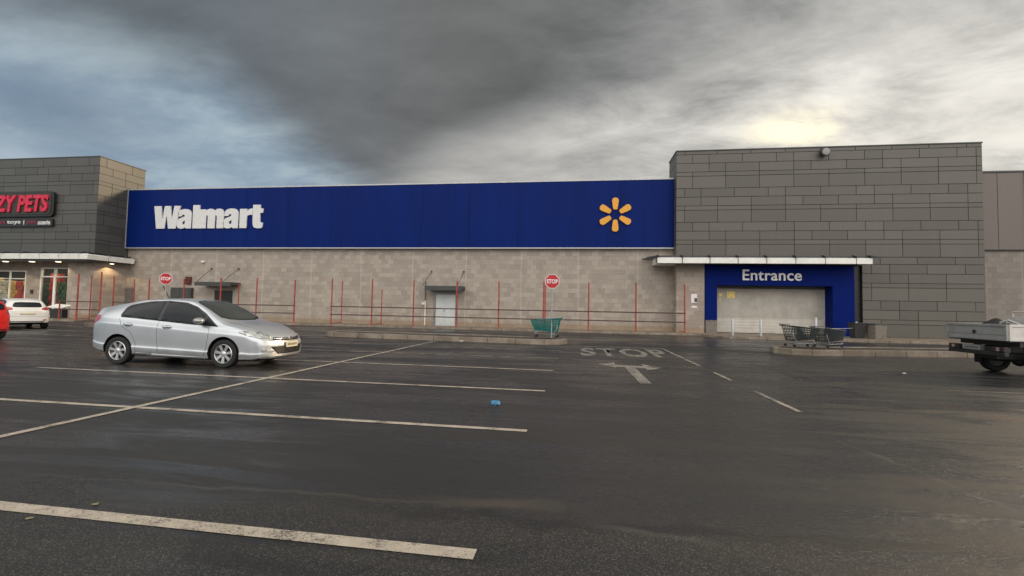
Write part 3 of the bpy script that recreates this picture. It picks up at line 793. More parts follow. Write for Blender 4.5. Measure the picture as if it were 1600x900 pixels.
# ------------------------------------------------------------------ neighbour on the left: the pet shop
ps = empty('pet_shop_building', (-48, 30, 0)); tag(ps, 'grey panelled shop block with lit windows under a white edged canopy', 'shop')
LX, LY = -36.0, 29.4
m = MB(); m.box(-70, LX-.03, LY+.04, 33.1, 4.9, 12.35); m.box(-70, LX-.6, 33.101, 60, 0, 9.8); part(m, 'core', M['joint'], ps)
m = MB(); side_sign = 0; facing(m, -58, LX, 4.95, 12.35, LY+.035)
side_sign = 1; facing(m, LY, 33.1, 4.95, 12.35, 0, side=LX-.03)
part(m, 'panel_cladding', M['clad_left'], ps)
m = MB(); m.box(-70, LX+.03, LY-.02, 33.15, 12.352, 12.42); part(m, 'parapet_cap', M['dark_grey'], ps)
m = MB(); m.box(-38.25, LX-.001, LY+.01, LY+.5, .1, 4.89); part(m, 'corner_pier', M['block_side'], ps)
m = MB(); m.box(-36.3, LX+.004, LY+.02, 32.0, .1, 4.888); part(m, 'side_wall', M['block_y'], ps)
m = MB(); SYp = 30.3
m.box(-70,-49.5,SYp,SYp+.2,.1,4.88); m.box(-43.25,-41.9,SYp,SYp+.2,.1,4.88); m.box(-49.498,-43.252,SYp,SYp+.2,3.7,4.88); m.box(-49.498,-43.252,SYp,SYp+.2,.1,.75)
m.box(-41.898,-38.9,SYp,SYp+.2,3.95,4.88); m.box(-38.9,-38.27,SYp-.05,SYp+.2,.1,4.88)
part(m, 'shop_wall', M['block_side'], ps)
m = MB(); m.box(-50,-38.5,34.0,34.1,.1,4.8); part(m, 'interior_wall', M['dark_grey'], ps)
m = MB(); m.box(-50,-38.5,SYp+.25,33.98,.05,.11); part(m, 'interior_floor', M['goods_white'], ps)
win = MB()
for x in (-49.49,-47.95,-46.4,-44.85,-43.33): win.box(x, x+.08, SYp-.02, SYp+.08, .76, 3.69)
for z in (.752, 3.02, 3.62): win.box(-49.40, -43.335, SYp-.01, SYp+.07, z, z+.07)
wf = part(win, 'window_frame', M['white_paint'], ps)
m = MB(); m.box(-49.4,-43.3,SYp+.02,SYp+.035,.80,3.66); part(m, 'window_pane', M['shop_glass'], wf)
dr = MB()
for x in (-41.89,-40.66,-40.56,-39.34): dr.box(x, x+.09, SYp-.03, SYp+.07, .13, 3.94)
for z in (.13, 3.2, 3.86): dr.box(-41.80,-39.345, SYp-.02, SYp+.06, z, z+.09)
df = part(dr, 'door_frame', M['white_paint'], ps)
m = MB(); m.box(-41.8,-39.3,SYp+.02,SYp+.035,.2,3.85); part(m, 'door_pane', M['shop_glass'], df)
m = MB(); m.box(-39.24,-38.905,SYp-.1,SYp+.05,.13,3.9); part(m, 'dark_door_edge', M['black_trim'], df)
m = MB(); m.box(-42.75,-42.5,SYp-.05,SYp-.002,1.9,2.2); part(m, 'intercom', M['dark'], ps)
# shelves of goods behind the glass: each pile a thing
sh_cols = [('goods_yellow','yellow'),('goods_red','red'),('goods_white','pale'),('goods_green','dark green')]
spots = [(-48.4,0,2.7),(-47.4,0,2.9),(-46.5,2,2.6),(-45.7,0,2.9),(-44.9,1,2.7),(-44.1,0,2.9),(-42.2,3,2.5),(-41.6,1,3.2),(-40.8,3,2.6)]
where = ['first from the left behind the shop window','second from the left behind the shop window','third from the left behind the shop window','left of the red one in the shop window','next to last behind the shop window','last before the right edge of the shop window','behind the left leaf of the shop door','in the middle of the shop doorway','behind the right leaf of the shop door']
for (x, c, h), wtxt in zip(spots, where):
    q = MB(); rnd = random.Random(int(-x*10))
    z = .115; 
    while z < h:
        dz = rnd.uniform(.28,.42); xx = x-.45
        while xx < x+.3:
            w = rnd.uniform(.18,.32); q.box(xx, xx+w-.02, 31.0+rnd.uniform(0,.1), 31.5, z, z+dz-.03, 0, .02); xx += w
        z += dz
    tag(q.build('goods_stack', M[sh_cols[c][0]]), f'{sh_cols[c][1]} stack of packed goods, {wtxt}', 'goods', 'stacked goods inside the pet shop')
# canopy along the front and round the corner
m = MB(); m.box(-60, -35.3, 28.35, 29.39, 4.30, 4.62); m.box(-35.95, -35.3, 29.392, 31.6, 4.30, 4.60); part(m, 'canopy_soffit', M['dark_grey'], ps)
m = MB(); m.box(-60,-35.4,28.5,29.39,4.86,4.96); m.box(-35.95,-35.28,29.392,31.6,4.86,4.96); part(m, 'canopy_roof', M['dark'], ps)
m = MB(); fx = -59.6
while fx < -35.5:
    b = min(fx+1.7, -35.16); m.prism([(fx+.03,28.18,4.42),(fx+.03,28.14,4.76),(fx+.03,28.34,4.84),(fx+.03,28.34,4.42)], (b-fx-.06,0,0)); fx += 1.7
for (a, b) in ((28.20,29.7),(29.76,31.0),(31.06,31.75)): m.prism([(-35.28,a,4.42),(-35.14,a,4.42),(-35.10,a,4.74),(-35.28,a,4.82)], (0,b-a,0))
part(m, 'canopy_fascia', M['white_paint'], ps)
fx = -59.6
while fx < -35.3:
    q = MB(); q.prism([(fx-.03,28.02,4.80),(fx-.03,28.4,5.0),(fx-.03,29.38,5.0),(fx-.03,29.38,4.9),(fx-.03,28.36,4.86)], (.06,0,0)); part(q, 'canopy_bracket', M['dark_grey'], ps); fx += 1.7
for y in (29.73, 31.03):
    q = MB(); q.prism([(-34.9,y,4.80),(-35.3,y,5.0),(-35.96,y,5.0),(-35.96,y,4.9),(-35.3,y,4.86)], (0,.06,0)); part(q, 'canopy_bracket', M['dark_grey'], ps)
for x in (-43.3,-40.9,-38.55):
    q = MB(); q.lathe([(.17,0),(.17,-.03),(.13,-.05),(0,-.052)], (x, 28.95, 4.30), 'z', 14); part(q, 'ceiling_downlight', M['lit'], ps)
    l = bpy.data.lights.new('downlight', 'SPOT'); l.energy = 60; l.spot_size = R(120); l.color = (1,.80,.52); l.shadow_soft_size = .12
    lo = bpy.data.objects.new('downlight', l); COL.objects.link(lo); lo.location = (x, 28.95, 4.2)
l = bpy.data.lights.new('shop_interior_light', 'AREA'); l.energy = 190; l.shape = 'RECTANGLE'; l.size = 10; l.size_y = .4; l.color = (1,.86,.62)
lo = bpy.data.objects.new('shop_interior_light', l); COL.objects.link(lo); lo.location = (-44.5, 30.78, 4.3)
l = bpy.data.lights.new('canopy_side_light', 'SPOT'); l.energy = 95; l.spot_size = R(130); l.color = (1,.70,.36); l.shadow_soft_size = .1
lo = bpy.data.objects.new('canopy_side_light', l); COL.objects.link(lo); lo.location = (-35.55, 30.4, 4.22)
q = MB(); q.lathe([(.13,0),(.13,-.03),(.10,-.05),(0,-.052)], (-35.6, 30.4, 4.30), 'z', 14); part(q, 'ceiling_downlight', M['lit'], ps)
# its sign: rounded dark board, red letters
sg = empty('pet_shop_sign', (-44, 29.35, 8.5)); tag(sg, 'dark rounded board with slanted red lettering on the grey shop block', 'sign')
def rrect(x0, x1, z0, z1, r, y):
    p = []
    for cx, cz, a0 in ((x1-r, z0+r, -90), (x1-r, z1-r, 0), (x0+r, z1-r, 90), (x0+r, z0+r, 180)):
        for k in range(6): a = R(a0+k*18); p.append((cx+r*math.cos(a), y, cz+r*math.sin(a)))
    return p
m = MB(); m.prism(rrect(-47.75,-39.62,7.78,9.72,.35,29.18), (0,.17,0)); part(m, 'board', M['black_trim'], sg)
m = MB(); m.prism(rrect(-47.65,-39.82,7.94,9.60,.28,29.15), (0,.029,0)); part(m, 'inner_board', M['joint'], sg)
o = fit_text('lettering', 'CRAZY PETS', -47.35, -39.98, 8.12, 9.44, 29.148, M['pet_red'], None, .05, .035, .96, .12); P_(o, sg)
s2 = empty('pet_shop_strip_sign', (-44, 29.35, 7.3)); tag(s2, 'narrow black strip with small red and white lettering under the red sign', 'sign')
m = MB(); m.prism(rrect(-47.5,-39.72,7.02,7.62,.08,29.25), (0,.10,0)); part(m, 'strip', M['black_trim'], s2)
for txt, a, b, mat in (('pet', -44.9,-44.0,'sub_red'), ('toys', -43.85,-42.6,'white'), ('|', -42.32,-42.26,'white'), ('pet', -42.0,-41.1,'sub_red'), ('accessories', -41.0,-39.9,'white')):
    o = fit_text('strip_lettering', txt, a, b, 7.16, 7.50, 29.248, M[mat], None, .012, .02); P_(o, s2)

# ------------------------------------------------------------------ red post railings
def railing(name, label, posts, y, rails, returns=(), zt=3.25, group=None):
    t = empty(name, (posts[0][0], y, .12)); tag(t, label, 'railing', group)
    for i, (x, top) in enumerate(posts):
        q = MB(); r = .044 + .004*(i % 2)
        q.tube([(x, y, .12),(x+random.uniform(-.02,.02), y+random.uniform(-.02,.02), top)], r, 8)
        q.lathe([(.10,0),(.10,.02),(.05,.03)], (x, y, .12), 'z', 10)
        part(q, 'post', M['red'], t)
    for (a, b, z) in rails:
        q = MB(); q.tube([(a, y-.045, z),((a+b)/2, y-.045, z-.012),(b, y-.045, z)], .034, 8); part(q, 'rail', M['rail'], t)
    for (x, yb, top) in returns:
        q = MB(); q.tube([(x, yb, .12),(x, yb, top)], .038, 8); part(q, 'post', M['red'], t)
        for z in (.80, 1.36, .2):
            q = MB(); q.tube([(x, y, z),(x, yb, z)], .024, 6); part(q, 'rail', M['red'], t)
    return t
xs = [-16.9,-13.95,-10.98,-8.0,-5.14,-2.2,.67,3.61,6.55]
railing('railing', 'long red post railing with brown rails running past the pale service door to the pier', [(x, 3.25 + random.uniform(-.08,.06)) for x in xs], 29.62,
        [(-16.95, 6.6, .80), (-16.95, 6.6, 1.36)], [(-16.9,31.0,3.2),(-13.95,31.2,2.65),(-2.2,31.1,3.1),(6.55,31.2,3.1)], group='red post railings along the store front')
xs = [-34.4,-31.4,-28.47,-25.5,-22.64,-19.7]
railing('railing', 'red post railing behind the silver car in front of the left service door', [(x, 3.22 + random.uniform(-.08,.08)) for x in xs], 29.62,
        [(-34.4,-19.65,.82), (-34.4,-19.65,1.36)], [(-34.4,31.2,3.2),(-25.5,31.4,2.9)], group='red post railings along the store front')
railing('railing', 'short red post railing in front of the pet shop corner pier', [(-35.3,1.4),(-33.9,3.25),(-32.1,3.4)], 26.75,
        [(-35.3,-32.1,.82), (-35.3,-32.1,1.36)], [(-33.9,27.6,3.2)], group='red post railings along the store front')

# ------------------------------------------------------------------ stop signs
def stop_sign(x, y, zc, size, base, label, rz=0):
    t = empty('stop_sign', (x, y, base), rz); tag(t, label, 'stop sign', 'octagonal stop signs')
    q = MB(); q.tube([(0,.05,0),(0,.05,zc-base+.18)], .033, 10); q.build('pole', M['galv'], t)
    r = size/2/math.cos(R(22.5))
    def octa(rr, yy, d): 
        p = [(rr*math.cos(R(22.5+45*k)), yy, zc-base+rr*math.sin(R(22.5+45*k))) for k in range(8)]
        m = MB(); m.prism(p, (0,d,0)); return m
    b = octa(r, -.004, .02).build('plate', M['sign_white'], t)
    octa(r*.925, -.008, .0035).build('red_face', M['red_sign'], b)
    o = fit_text('lettering', 'STOP', -size*.40, size*.40, zc-base-size*.155, zc-base+size*.155, -.009, M['sign_white'], b, .002, .035, 1.02)
    return t
stop_sign(-1.10, 19.55, 2.64, .60, .22, 'red octagonal stop sign on the kerbed island beside the teal shopping trolley', R(3))
stop_sign(-22.3, 22.0, 2.71, .62, .22, 'red octagonal stop sign showing above the roof of the silver car', R(20))

# ------------------------------------------------------------------ bollards, bins
def bollard(x, y, h, label):
    t = empty('bollard', (x, y, .12)); tag(t, label, 'bollard', 'white bollards by the entrance')
    q = MB(); q.lathe([(.068,0),(.068,h-.04),(.055,h-.01),(0,h)], (0,0,0), 'z', 16); q.build('shaft', M['trim'], t)
    q = MB(); q.lathe([(.13,.0),(.13,.03),(.09,.05)], (0,0,0), 'z', 16); q.build('collar', M['grey_metal'], t)
bollard(8.68, 27.5, .98, 'white bollard in front of the left end of the pale shutter base')
bollard(10.2, 27.55, .98, 'white bollard in front of the middle of the pale shutter base')
bollard(13.55, 28.6, 1.15, 'white topped bollard showing just above the dark shopping trolleys')
bollard(15.95, 29.1, .95, 'white bollard in front of the right leg of the blue portal')
for (a, b, lab) in (((8.68,27.5),(10.2,27.55),'pale sagging chain between the two bollards before the shutter'), ((13.55,28.6),(15.95,29.1),'pale chain running from the trolleys to the bollard before the blue portal leg')):
    pts = []
    for k in range(13):
        f = k/12; pts.append((a[0]+(b[0]-a[0])*f, a[1]+(b[1]-a[1])*f, .72 - .10*4*f*(1-f)*.7))
    q = MB(); q.tube(pts, .014, 6); tag(q.build('chain', M['trim']), lab, 'chain')
def bin_(x, y, label, rz=0):
    t = empty('litter_bin', (x, y, .12), rz); tag(t, label, 'litter bin', 'stone faced litter bins by the entrance')
    q = MB(); q.hexa([(-.32,-.32,0),(.32,-.32,0),(.32,.32,0),(-.32,.32,0),(-.36,-.36,.78),(.36,-.36,.78),(.36,.36,.78),(-.36,.36,.78)], 0, .03); q.build('body', M['agg'], t)
    q = MB(); q.box(-.34,.34,-.34,.34,.782,.86,0,.02); q.box(-.18,.18,-.18,.18,.862,.872,1); q.build('lid', [M['dark_grey'], M['dark']], t)
bin_(16.85, 28.9, 'stone faced litter bin at the foot of the grey tower beside the dark bin', .2)
m = MB(); m.hexa([(-.26,-.26,0),(.26,-.26,0),(.26,.26,0),(-.26,.26,0),(-.33,-.33,.82),(.33,-.33,.82),(.33,.33,.82),(-.33,.33,.82)], 0, .03); m.box(-.36,.36,-.36,.36,.822,.90,0,.02)
o = m.build('wheelie_bin', M['dark'], None, (16.05, 29.2, .12)); tag(o, 'plain dark plastic bin at the foot of the grey tower left of the stone bin', 'bin')

# ------------------------------------------------------------------ shopping trolleys
def trolley(x, y, base, rz, label, body, front, s=1.0, hs=.8, thick=1.0):
    t = empty('shopping_trolley', (x, y, base), rz); t.scale = (1, 1, hs); tag(t, label, 'shopping trolley', 'shopping trolleys left on the islands')
    def P(u, v, side):  # basket corner: u 0 rear..1 nose, v 0 bottom..1 top
        X = (-.42 - .10*v)*(1-u) + (.40 + .14*v)*u
        Z = (.30 + .70*v)*(1-u) + (.38 + .48*v)*u
        W = (.24 + .05*v)*(1-u) + (.16 + .04*v)*u
        return Vector((X*s, W*side*s, Z*s))
    bk = MB()
    for side in (-1, 1):
        n = 17
        for i in range(n+1): bk.tube([P(i/n,0,side), P(i/n,1,side)], .0125*thick, 4, cap=False)
        for v in (0, .2, .4, .6, .8, 1): bk.tube([P(0,v,side), P(1,v,side)], .012*thick if v < 1 else .02*thick, 5)
    for i in range(7):
        f = -1+2*i/6
        bk.tube([P(0,0,f), P(1,0,f)], .010, 4, cap=False); bk.tube([P(0,0,f), P(0,1,f)], .010, 4, cap=False)
    for i in range(8): bk.tube([P(i/7,0,-1), P(i/7,0,1)], .010, 4, cap=False)
    for v in (.25,.5,.75): bk.tube([P(0,v,-1), P(0,v,1)], .010, 4, cap=False)
    bk.build('basket', body, t)
    fr = MB()
    for v in (0,.2,.4,.6,.8,1): fr.tube([P(1,v,-1)+Vector((.014,0,0)), P(1,v,1)+Vector((.014,0,0))], .016, 5)
    for i in range(6): fr.tube([P(1,0,-1+i*.4)+Vector((.016,0,0)), P(1,1,-1+i*.4)+Vector((.016,0,0))], .016, 4, cap=False)
    fr.build('nose_panel', front, t)
    h = MB(); a, b = P(0,1,-1)+Vector((-.10,0,.05)), P(0,1,1)+Vector((-.10,0,.05))
    h.tube([P(0,.92,-1), a, b, P(0,.92,1)], .02, 8); h.build('handle', body, t)
    ch = MB()
    for side in (-1, 1):
        ch.tube([P(0,.55,side), Vector((-.44*s,.27*side*s,.46*s)), Vector((-.30*s,.26*side*s,.17*s)), Vector((-.42*s,.26*side*s,.14*s))], .018, 6)
        ch.tube([Vector((-.44*s,.26*side*s,.16*s)), Vector((.42*s,.18*side*s,.19*s)), P(.85,0,side)], .016, 6)
    ch.tube([Vector((.42*s,-.18*s,.19*s)), Vector((.42*s,.18*s,.19*s))], .015, 6)
    ch.build('chassis', M['galv'], t)
    for (wx, wy) in ((-.42,-.26),(-.42,.26),(.36,-.18),(.36,.18)):
        w = MB(); w.lathe([(.0,-.018),(.055,-.018),(.062,0),(.055,.018),(0,.018)], (wx*s, wy*s, .062), 'y', 14)
        w.tube([(wx*s, wy*s, .07),(wx*s+.03, wy*s, .17*s)], .014, 5); w.build('castor', M['black_trim'], t)
    return t
trolley(-1.36, 19.9, .235, R(176), 'teal plastic shopping trolley standing on the island behind the stop sign pole', M['teal'], M['teal_light'], 1.15, .72, 1.75)
trolley(8.25, 18.5, .235, R(10), 'dark grey shopping trolley at the very end of the right island', M['cart_grey'], M['cart_grey'], 1.02, .76, 1.35)
trolley(9.35, 18.72, .235, R(24), 'dark grey shopping trolley farther along the right island, nearer the blue portal leg', M['cart_grey'], M['cart_grey'], 1.0, .72, 1.35)

# ------------------------------------------------------------------ cars
def pchip(pts):
    xs = [p[0] for p in pts]; ys = [p[1] for p in pts]; n = len(xs)
    h = [xs[i+1]-xs[i] for i in range(n-1)]; d = [(ys[i+1]-ys[i])/h[i] for i in range(n-1)]
    mm = [0]*n; mm[0] = d[0]; mm[-1] = d[-1]
    for i in range(1, n-1):
        if d[i-1]*d[i] <= 0: mm[i] = 0
        else:
            w1 = 2*h[i]+h[i-1]; w2 = h[i]+2*h[i-1]; mm[i] = (w1+w2)/(w1/d[i-1]+w2/d[i])
    def f(x):
        x = min(max(x, xs[0]), xs[-1]); i = 0
        while i < n-2 and x > xs[i+1]: i += 1
        t = (x-xs[i])/h[i]; t2, t3 = t*t, t*t*t
        return (2*t3-3*t2+1)*ys[i] + (t3-2*t2+t)*h[i]*mm[i] + (-2*t3+3*t2)*ys[i+1] + (t3-t2)*h[i]*mm[i+1]
    return f
def crom(pts, sub):
    out = []; n = len(pts)
    for i in range(n-1):
        p0 = pts[max(i-1,0)]; p1 = pts[i]; p2 = pts[i+1]; p3 = pts[min(i+2,n-1)]
        for k in range(sub):
            t = k/sub
            out.append(tuple(.5*((2*b)+(c-a)*t+(2*a-5*b+4*c-d)*t*t+(3*b-a-3*c+d)*t**3) for a, b, c, d in zip(p0,p1,p2,p3)))
    out.append(pts[-1]); return out

class Car:
    def __init__(self, cfg, name, label, loc, rz, paint, scale=1.0, cat='car'):
        self.c = cfg; self.root = empty(name, loc, rz); tag(self.root, label, cat); self.root.scale = (scale,)*3
        self.paint = paint; self.body()
    def body(self):
        c = self.c; xr, xf = c['x0'], c['x1']
        f = {k: pchip(c[k]) for k in ('zb','zs','zt','w','wt','dr')}
        bm = bmesh.new(); n_st = 92; r = .085; rings = []
        X = [xr + (xf-xr)*(.5-.5*math.cos(math.pi*i/(n_st-1)))*.35 + (xf-xr)*i/(n_st-1)*.65 for i in range(n_st)]
        L2 = .7
        def deform(p):
            x, y, z = p
            t = max(0, min(1, (x-(xf-L2))/L2)); t = t*t*(3-2*t)
            u = max(0, min(1, ((xr+L2)-x)/L2)); u = u*u*(3-2*u)
            W = c['wmax']; q = min(1.2, abs(y)/W)**2.2
            return Vector((x - c['kf']*q*t + c['kr']*q*u - c['tf']*t*max(0,(z-c['zf']))**1 + c['tr']*u*max(0, z-c['zr']), y, z))
        for x in X:
            d = min(x-xr, xf-x); ins = 0
            if d < r: ins = r - math.sqrt(max(0, r*r-(r-d)**2))
            zb, zs, zt, w, wt, dr = (f[k](x) for k in ('zb','zs','zt','w','wt','dr'))
            w -= ins; wt -= ins; zt -= ins*.8; zb += ins*.6; zs = min(zs, zt-.02) - ins*.3
            zm = zb + (zs-zb)*.52
            hh = zs-zb
            pts = [(0,zb),(.78*w,zb),(.955*w,zb+hh*.055),(.982*w,zb+hh*.13),(1.0*w,zb+hh*.25),(.984*w,zb+hh*.31),(.996*w,zb+hh*.58),(.998*w,zb+hh*.81),(.985*w,zb+hh*.865),(.955*w,zb+hh*.975),(.925*w,zs+.025*(1 if zt-zs>.12 else 0)),
                   (.5*(.925*w+wt)+.018,.5*(zs+.02+zt-dr)),(wt,zt-dr),(wt*.90,zt-dr*.50),(wt*.55,zt-dr*.14),(0,zt)]
            half = crom(pts, 4)
            ring = [(-y, z) for y, z in half] + [(y, z) for y, z in reversed(half[1:-1])]
            rings.append([bm.verts.new(deform((x, y, z))) for y, z in ring])
        N = len(rings[0]); nh = len(half)
        for i in range(len(rings)-1):
            for k in range(N): bm.faces.new([rings[i][k], rings[i][(k+1)%N], rings[i+1][(k+1)%N], rings[i+1][k]])
        for ring, x in ((rings[0], X[0]), (rings[-1], X[-1])):
            m = 12; rows = []
            # undeformed coordinates again for the cap
            for k in range(1, nh-1):
                a = ring[k]; b = ring[N-k]; ya, z = a.co.y, a.co.z
                row = [a] + [bm.verts.new(deform((x, ya+(b.co.y-ya)*j/m, z))) for j in range(1, m)] + [b]; rows.append(row)
            for p, q in zip(rows, rows[1:]):
                for j in range(m): bm.faces.new([p[j], p[j+1], q[j+1], q[j]])
            for j in range(m):
                bm.faces.new([ring[0], rows[0][j+1], rows[0][j]]); bm.faces.new([ring[nh-1], rows[-1][j], rows[-1][j+1]])
        bmesh.ops.recalc_face_normals(bm, faces=bm.faces)
        bmesh.ops.triangulate(bm, faces=bm.faces[:])
        self.bvh = BVHTree.FromBMesh(bm)
        me = bpy.data.meshes.new('body'); bm.to_mesh(me); bm.free()
        me.materials.append(self.paint); me.materials.append(M['black_trim'])
        o = bpy.data.objects.new('body', me); COL.objects.link(o)
        cut = MB()
        for ax in c['axles']:
            for sgn in (-1, 1): cut.lathe([(c['arch'], 0),(c['arch'], .75*sgn)], (ax, sgn*.52, c['wr']+.01), 'y', 40)
        co_ = cut.build('cutter', M['black_trim'], sharp=None)
        md = o.modifiers.new('arch', 'BOOLEAN'); md.object = co_; md.operation = 'DIFFERENCE'; md.solver = 'EXACT'; md.use_self = True
        dg = bpy.context.evaluated_depsgraph_get(); dg.update()
        me2 = bpy.data.meshes.new_from_object(o.evaluated_get(dg)); o.modifiers.clear(); o.data = me2; me2.name = 'body'
        bpy.data.objects.remove(co_)
        me2.materials.clear(); me2.materials.append(self.paint); me2.materials.append(M['black_trim'])
        for p in me2.polygons:
            p.material_index = 0; ctr = p.center
            for ax in c['axles']:
                d = Vector((ctr.x-ax, 0, ctr.z-c['wr']-.01)); 
                if d.length < c['arch']+.004 and abs(p.normal.y) < .75 and abs(ctr.y) < c['wmax']*.985 and d.length > c['arch']-.03 or (d.length < c['arch'] and abs(ctr.y) < .56 and ctr.z > .05 and abs(p.normal.y) > .9): p.material_index = 1
            if p.normal.z < -.8 and ctr.z < .35: p.material_index = 1
            p.use_smooth = True
        me2.set_sharp_from_angle(angle=R(38))
        o.parent = self.root; self.o = o
        for i, ax in enumerate(c['axles']):
            for sgn in (-1, 1): self.wheel(ax, sgn)
    def wheel(self, ax, sgn):
        c = self.c; r = c['wr']; k = r/.30; y = sgn*(c['wmax']-.105)
        q = MB(); q.lathe([(.205*k,-.085),(.25*k,-.098),(.285*k,-.092),(.30*k,-.072),(.30*k,.072),(.285*k,.092),(.25*k,.098),(.205*k,.085)], (0,0,0), 'y', 36, closed=True)
        w = q.build('wheel', M['rubber'], self.o, (ax, y, r)); 
        if sgn > 0: w.rotation_euler = (0,0,math.pi)
        q = MB(); q.lathe([(.207*k,-.084),(.196*k,-.094),(.188*k,-.086),(.183*k,-.05),(.183*k,.075),(.206*k,.08)], (0,0,0), 'y', 36, cap=False)
        ns = c.get('spokes', 7)
        for i in range(ns):
            a = 2*math.pi*i/ns + .2; ca, sa = math.cos(a), math.sin(a)
            def pt(rad, t, h): return (rad*ca - t*sa, h, rad*sa + t*ca)
            q.hexa([pt(.035*k,-.024*k,-.072),pt(.035*k,.024*k,-.072),pt(.035*k,.024*k,-.045),pt(.035*k,-.024*k,-.045),
                    pt(.188*k,-.032*k,-.088),pt(.188*k,.032*k,-.088),pt(.186*k,.03*k,-.06),pt(.186*k,-.03*k,-.06)])
        q.lathe([(.055*k,-.05),(.055*k,-.078),(.04*k,-.086),(0,-.088)], (0,0,0), 'y', 20)
        q.build('rim', M['alloy'], w)
        q = MB(); q.lathe([(0,-.022),(.182*k,-.022),(.182*k,-.012),(0,-.012)], (0,0,0), 'y', 24); q.build('brake_disc', M['black_trim'], w)
    def panel(self, name, poly, view, mat, off=.004, parent=None, grid=.05, skirt=.012, smooth=0, side=-1):
        if smooth: poly = round_poly(poly, smooth, .2)
        bm = bmesh.new()
        fv = [bm.verts.new((p[0], p[1], 0)) for p in poly]; bm.faces.new(fv)
        for ax in (0, 1):
            lo = min(p[ax] for p in poly); hi = max(p[ax] for p in poly); k = lo+grid
            while k < hi-1e-3:
                no = (1,0,0) if ax == 0 else (0,1,0); pc = (k,0,0) if ax == 0 else (0,k,0)
                bmesh.ops.bisect_plane(bm, geom=bm.verts[:]+bm.edges[:]+bm.faces[:], plane_co=pc, plane_no=no, dist=1e-5); k += grid
        D = {'side': Vector((0,-side,0)), 'front': Vector((-1,0,0)), 'rear': Vector((1,0,0)), 'top': Vector((0,0,-1))}[view]
        dead = []
        for v in bm.verts:
            a, b = v.co.x, v.co.y
            p = Vector((a,0,b)) if view == 'side' else Vector((0,a,b)) if view in ('front','rear') else Vector((a,b,0))
            hit, nor, _, _ = self.bvh.ray_cast(p - D*6, D)
            if hit is None: dead.append(v); continue
            v.co = hit + (nor if nor.dot(D) < 0 else -nor)*off
        if dead: bmesh.ops.delete(bm, geom=dead, context='VERTS')
        bmesh.ops.recalc_face_normals(bm, faces=bm.faces)
        for f in bm.faces: f.smooth = True
        be = [e for e in bm.edges if e.is_boundary]
        ex = bmesh.ops.extrude_edge_only(bm, edges=be)
        for v in (g for g in ex['geom'] if isinstance(g, bmesh.types.BMVert)): v.co += D*skirt
        s = sum((f.normal.dot(D) for f in bm.faces if f.smooth))
        if s > 0: bmesh.ops.reverse_faces(bm, faces=bm.faces)
        me = bpy.data.meshes.new(name); bm.to_mesh(me); bm.free(); me.materials.append(mat)
        o = bpy.data.objects.new(name, me); COL.objects.link(o); o.parent = parent or self.root
        return o
    def seam(self, pts, view='side', side=-1, w=.005, parent=None, name='door_seam', mat=None):
        """thin dark shut line laid over the body along pts"""
        D = Vector((0,-side,0)) if view == 'side' else Vector((0,0,-1)) if view == 'top' else Vector((-1,0,0)) if view == 'front' else Vector((1,0,0))
        fine = []
        for a, b in zip(pts, pts[1:]):
            L = math.hypot(b[0]-a[0], b[1]-a[1]); n = max(1, int(L/.04))
            fine += [(a[0]+(b[0]-a[0])*i/n, a[1]+(b[1]-a[1])*i/n) for i in range(n)]
        fine.append(pts[-1]); P = []
        for a, b in fine:
            p = Vector((a,0,b)) if view == 'side' else Vector((a,b,0)) if view == 'top' else Vector((0,a,b))
            hit, nor, _, _ = self.bvh.ray_cast(p - D*6, D)
            if hit is not None: P.append(hit - nor*(w*.35))
        q = MB(); q.tube(P, w, 5)
        o = q.build(name, mat or M['black_trim'], parent or self.root); return o

mirror = lambda poly: [(-a, b) for a, b in poly]
SILVER = dict(x0=-2.19, x1=2.30, wmax=.8475, kf=.27, kr=.20, tf=.25, zf=.5, tr=.07, zr=.75, axles=(-1.29, 1.26), wr=.305, arch=.365, spokes=7,
    zb=[(-2.19,.34),(-1.9,.25),(-1.2,.20),(0,.17),(1.2,.145),(1.9,.15),(2.3,.20)],
    zs=[(-2.19,.99),(-1.8,1.05),(-1.0,1.015),(0,.945),(.9,.875),(1.3,.85),(1.8,.79),(2.30,.64)],
    zt=[(-2.19,1.20),(-2.08,1.28),(-1.9,1.31),(-1.4,1.395),(-.9,1.475),(-.35,1.50),(.22,1.475),(.60,1.335),(1.02,1.105),(1.25,1.005),(1.55,.955),(1.9,.875),(2.12,.80),(2.30,.69)],
    w=[(-2.19,.76),(-1.9,.81),(-1.3,.845),(0,.8475),(1.3,.845),(1.8,.82),(2.19,.78)],
    wt=[(-2.19,.60),(-1.85,.56),(-1.4,.555),(-.8,.575),(-.2,.58),(.25,.585),(.7,.65),(1.2,.72),(1.65,.67),(2.30,.56)],
    dr=[(-2.19,.05),(-1.5,.06),(-.4,.065),(.3,.07),(.9,.055),(1.3,.05),(2.19,.04)])
car = Car(SILVER, 'parked_car', 'silver five door hatchback parked across the bays, front turned to the right', (-9.13, 10.03, 0), R(2), M['silver'], 1.027)
G, K = M['car_glass'], M['black_trim']
DLO = [(1.08,.885),(1.0,.95),(.70,1.17),(.44,1.31),(.16,1.40),(-.30,1.435),(-.75,1.412),(-1.02,1.365),(-1.22,1.32),(-1.29,1.27),(-1.315,1.10),(-1.28,1.05),(-1.0,1.035),(-.35,.985),(.4,.925)]
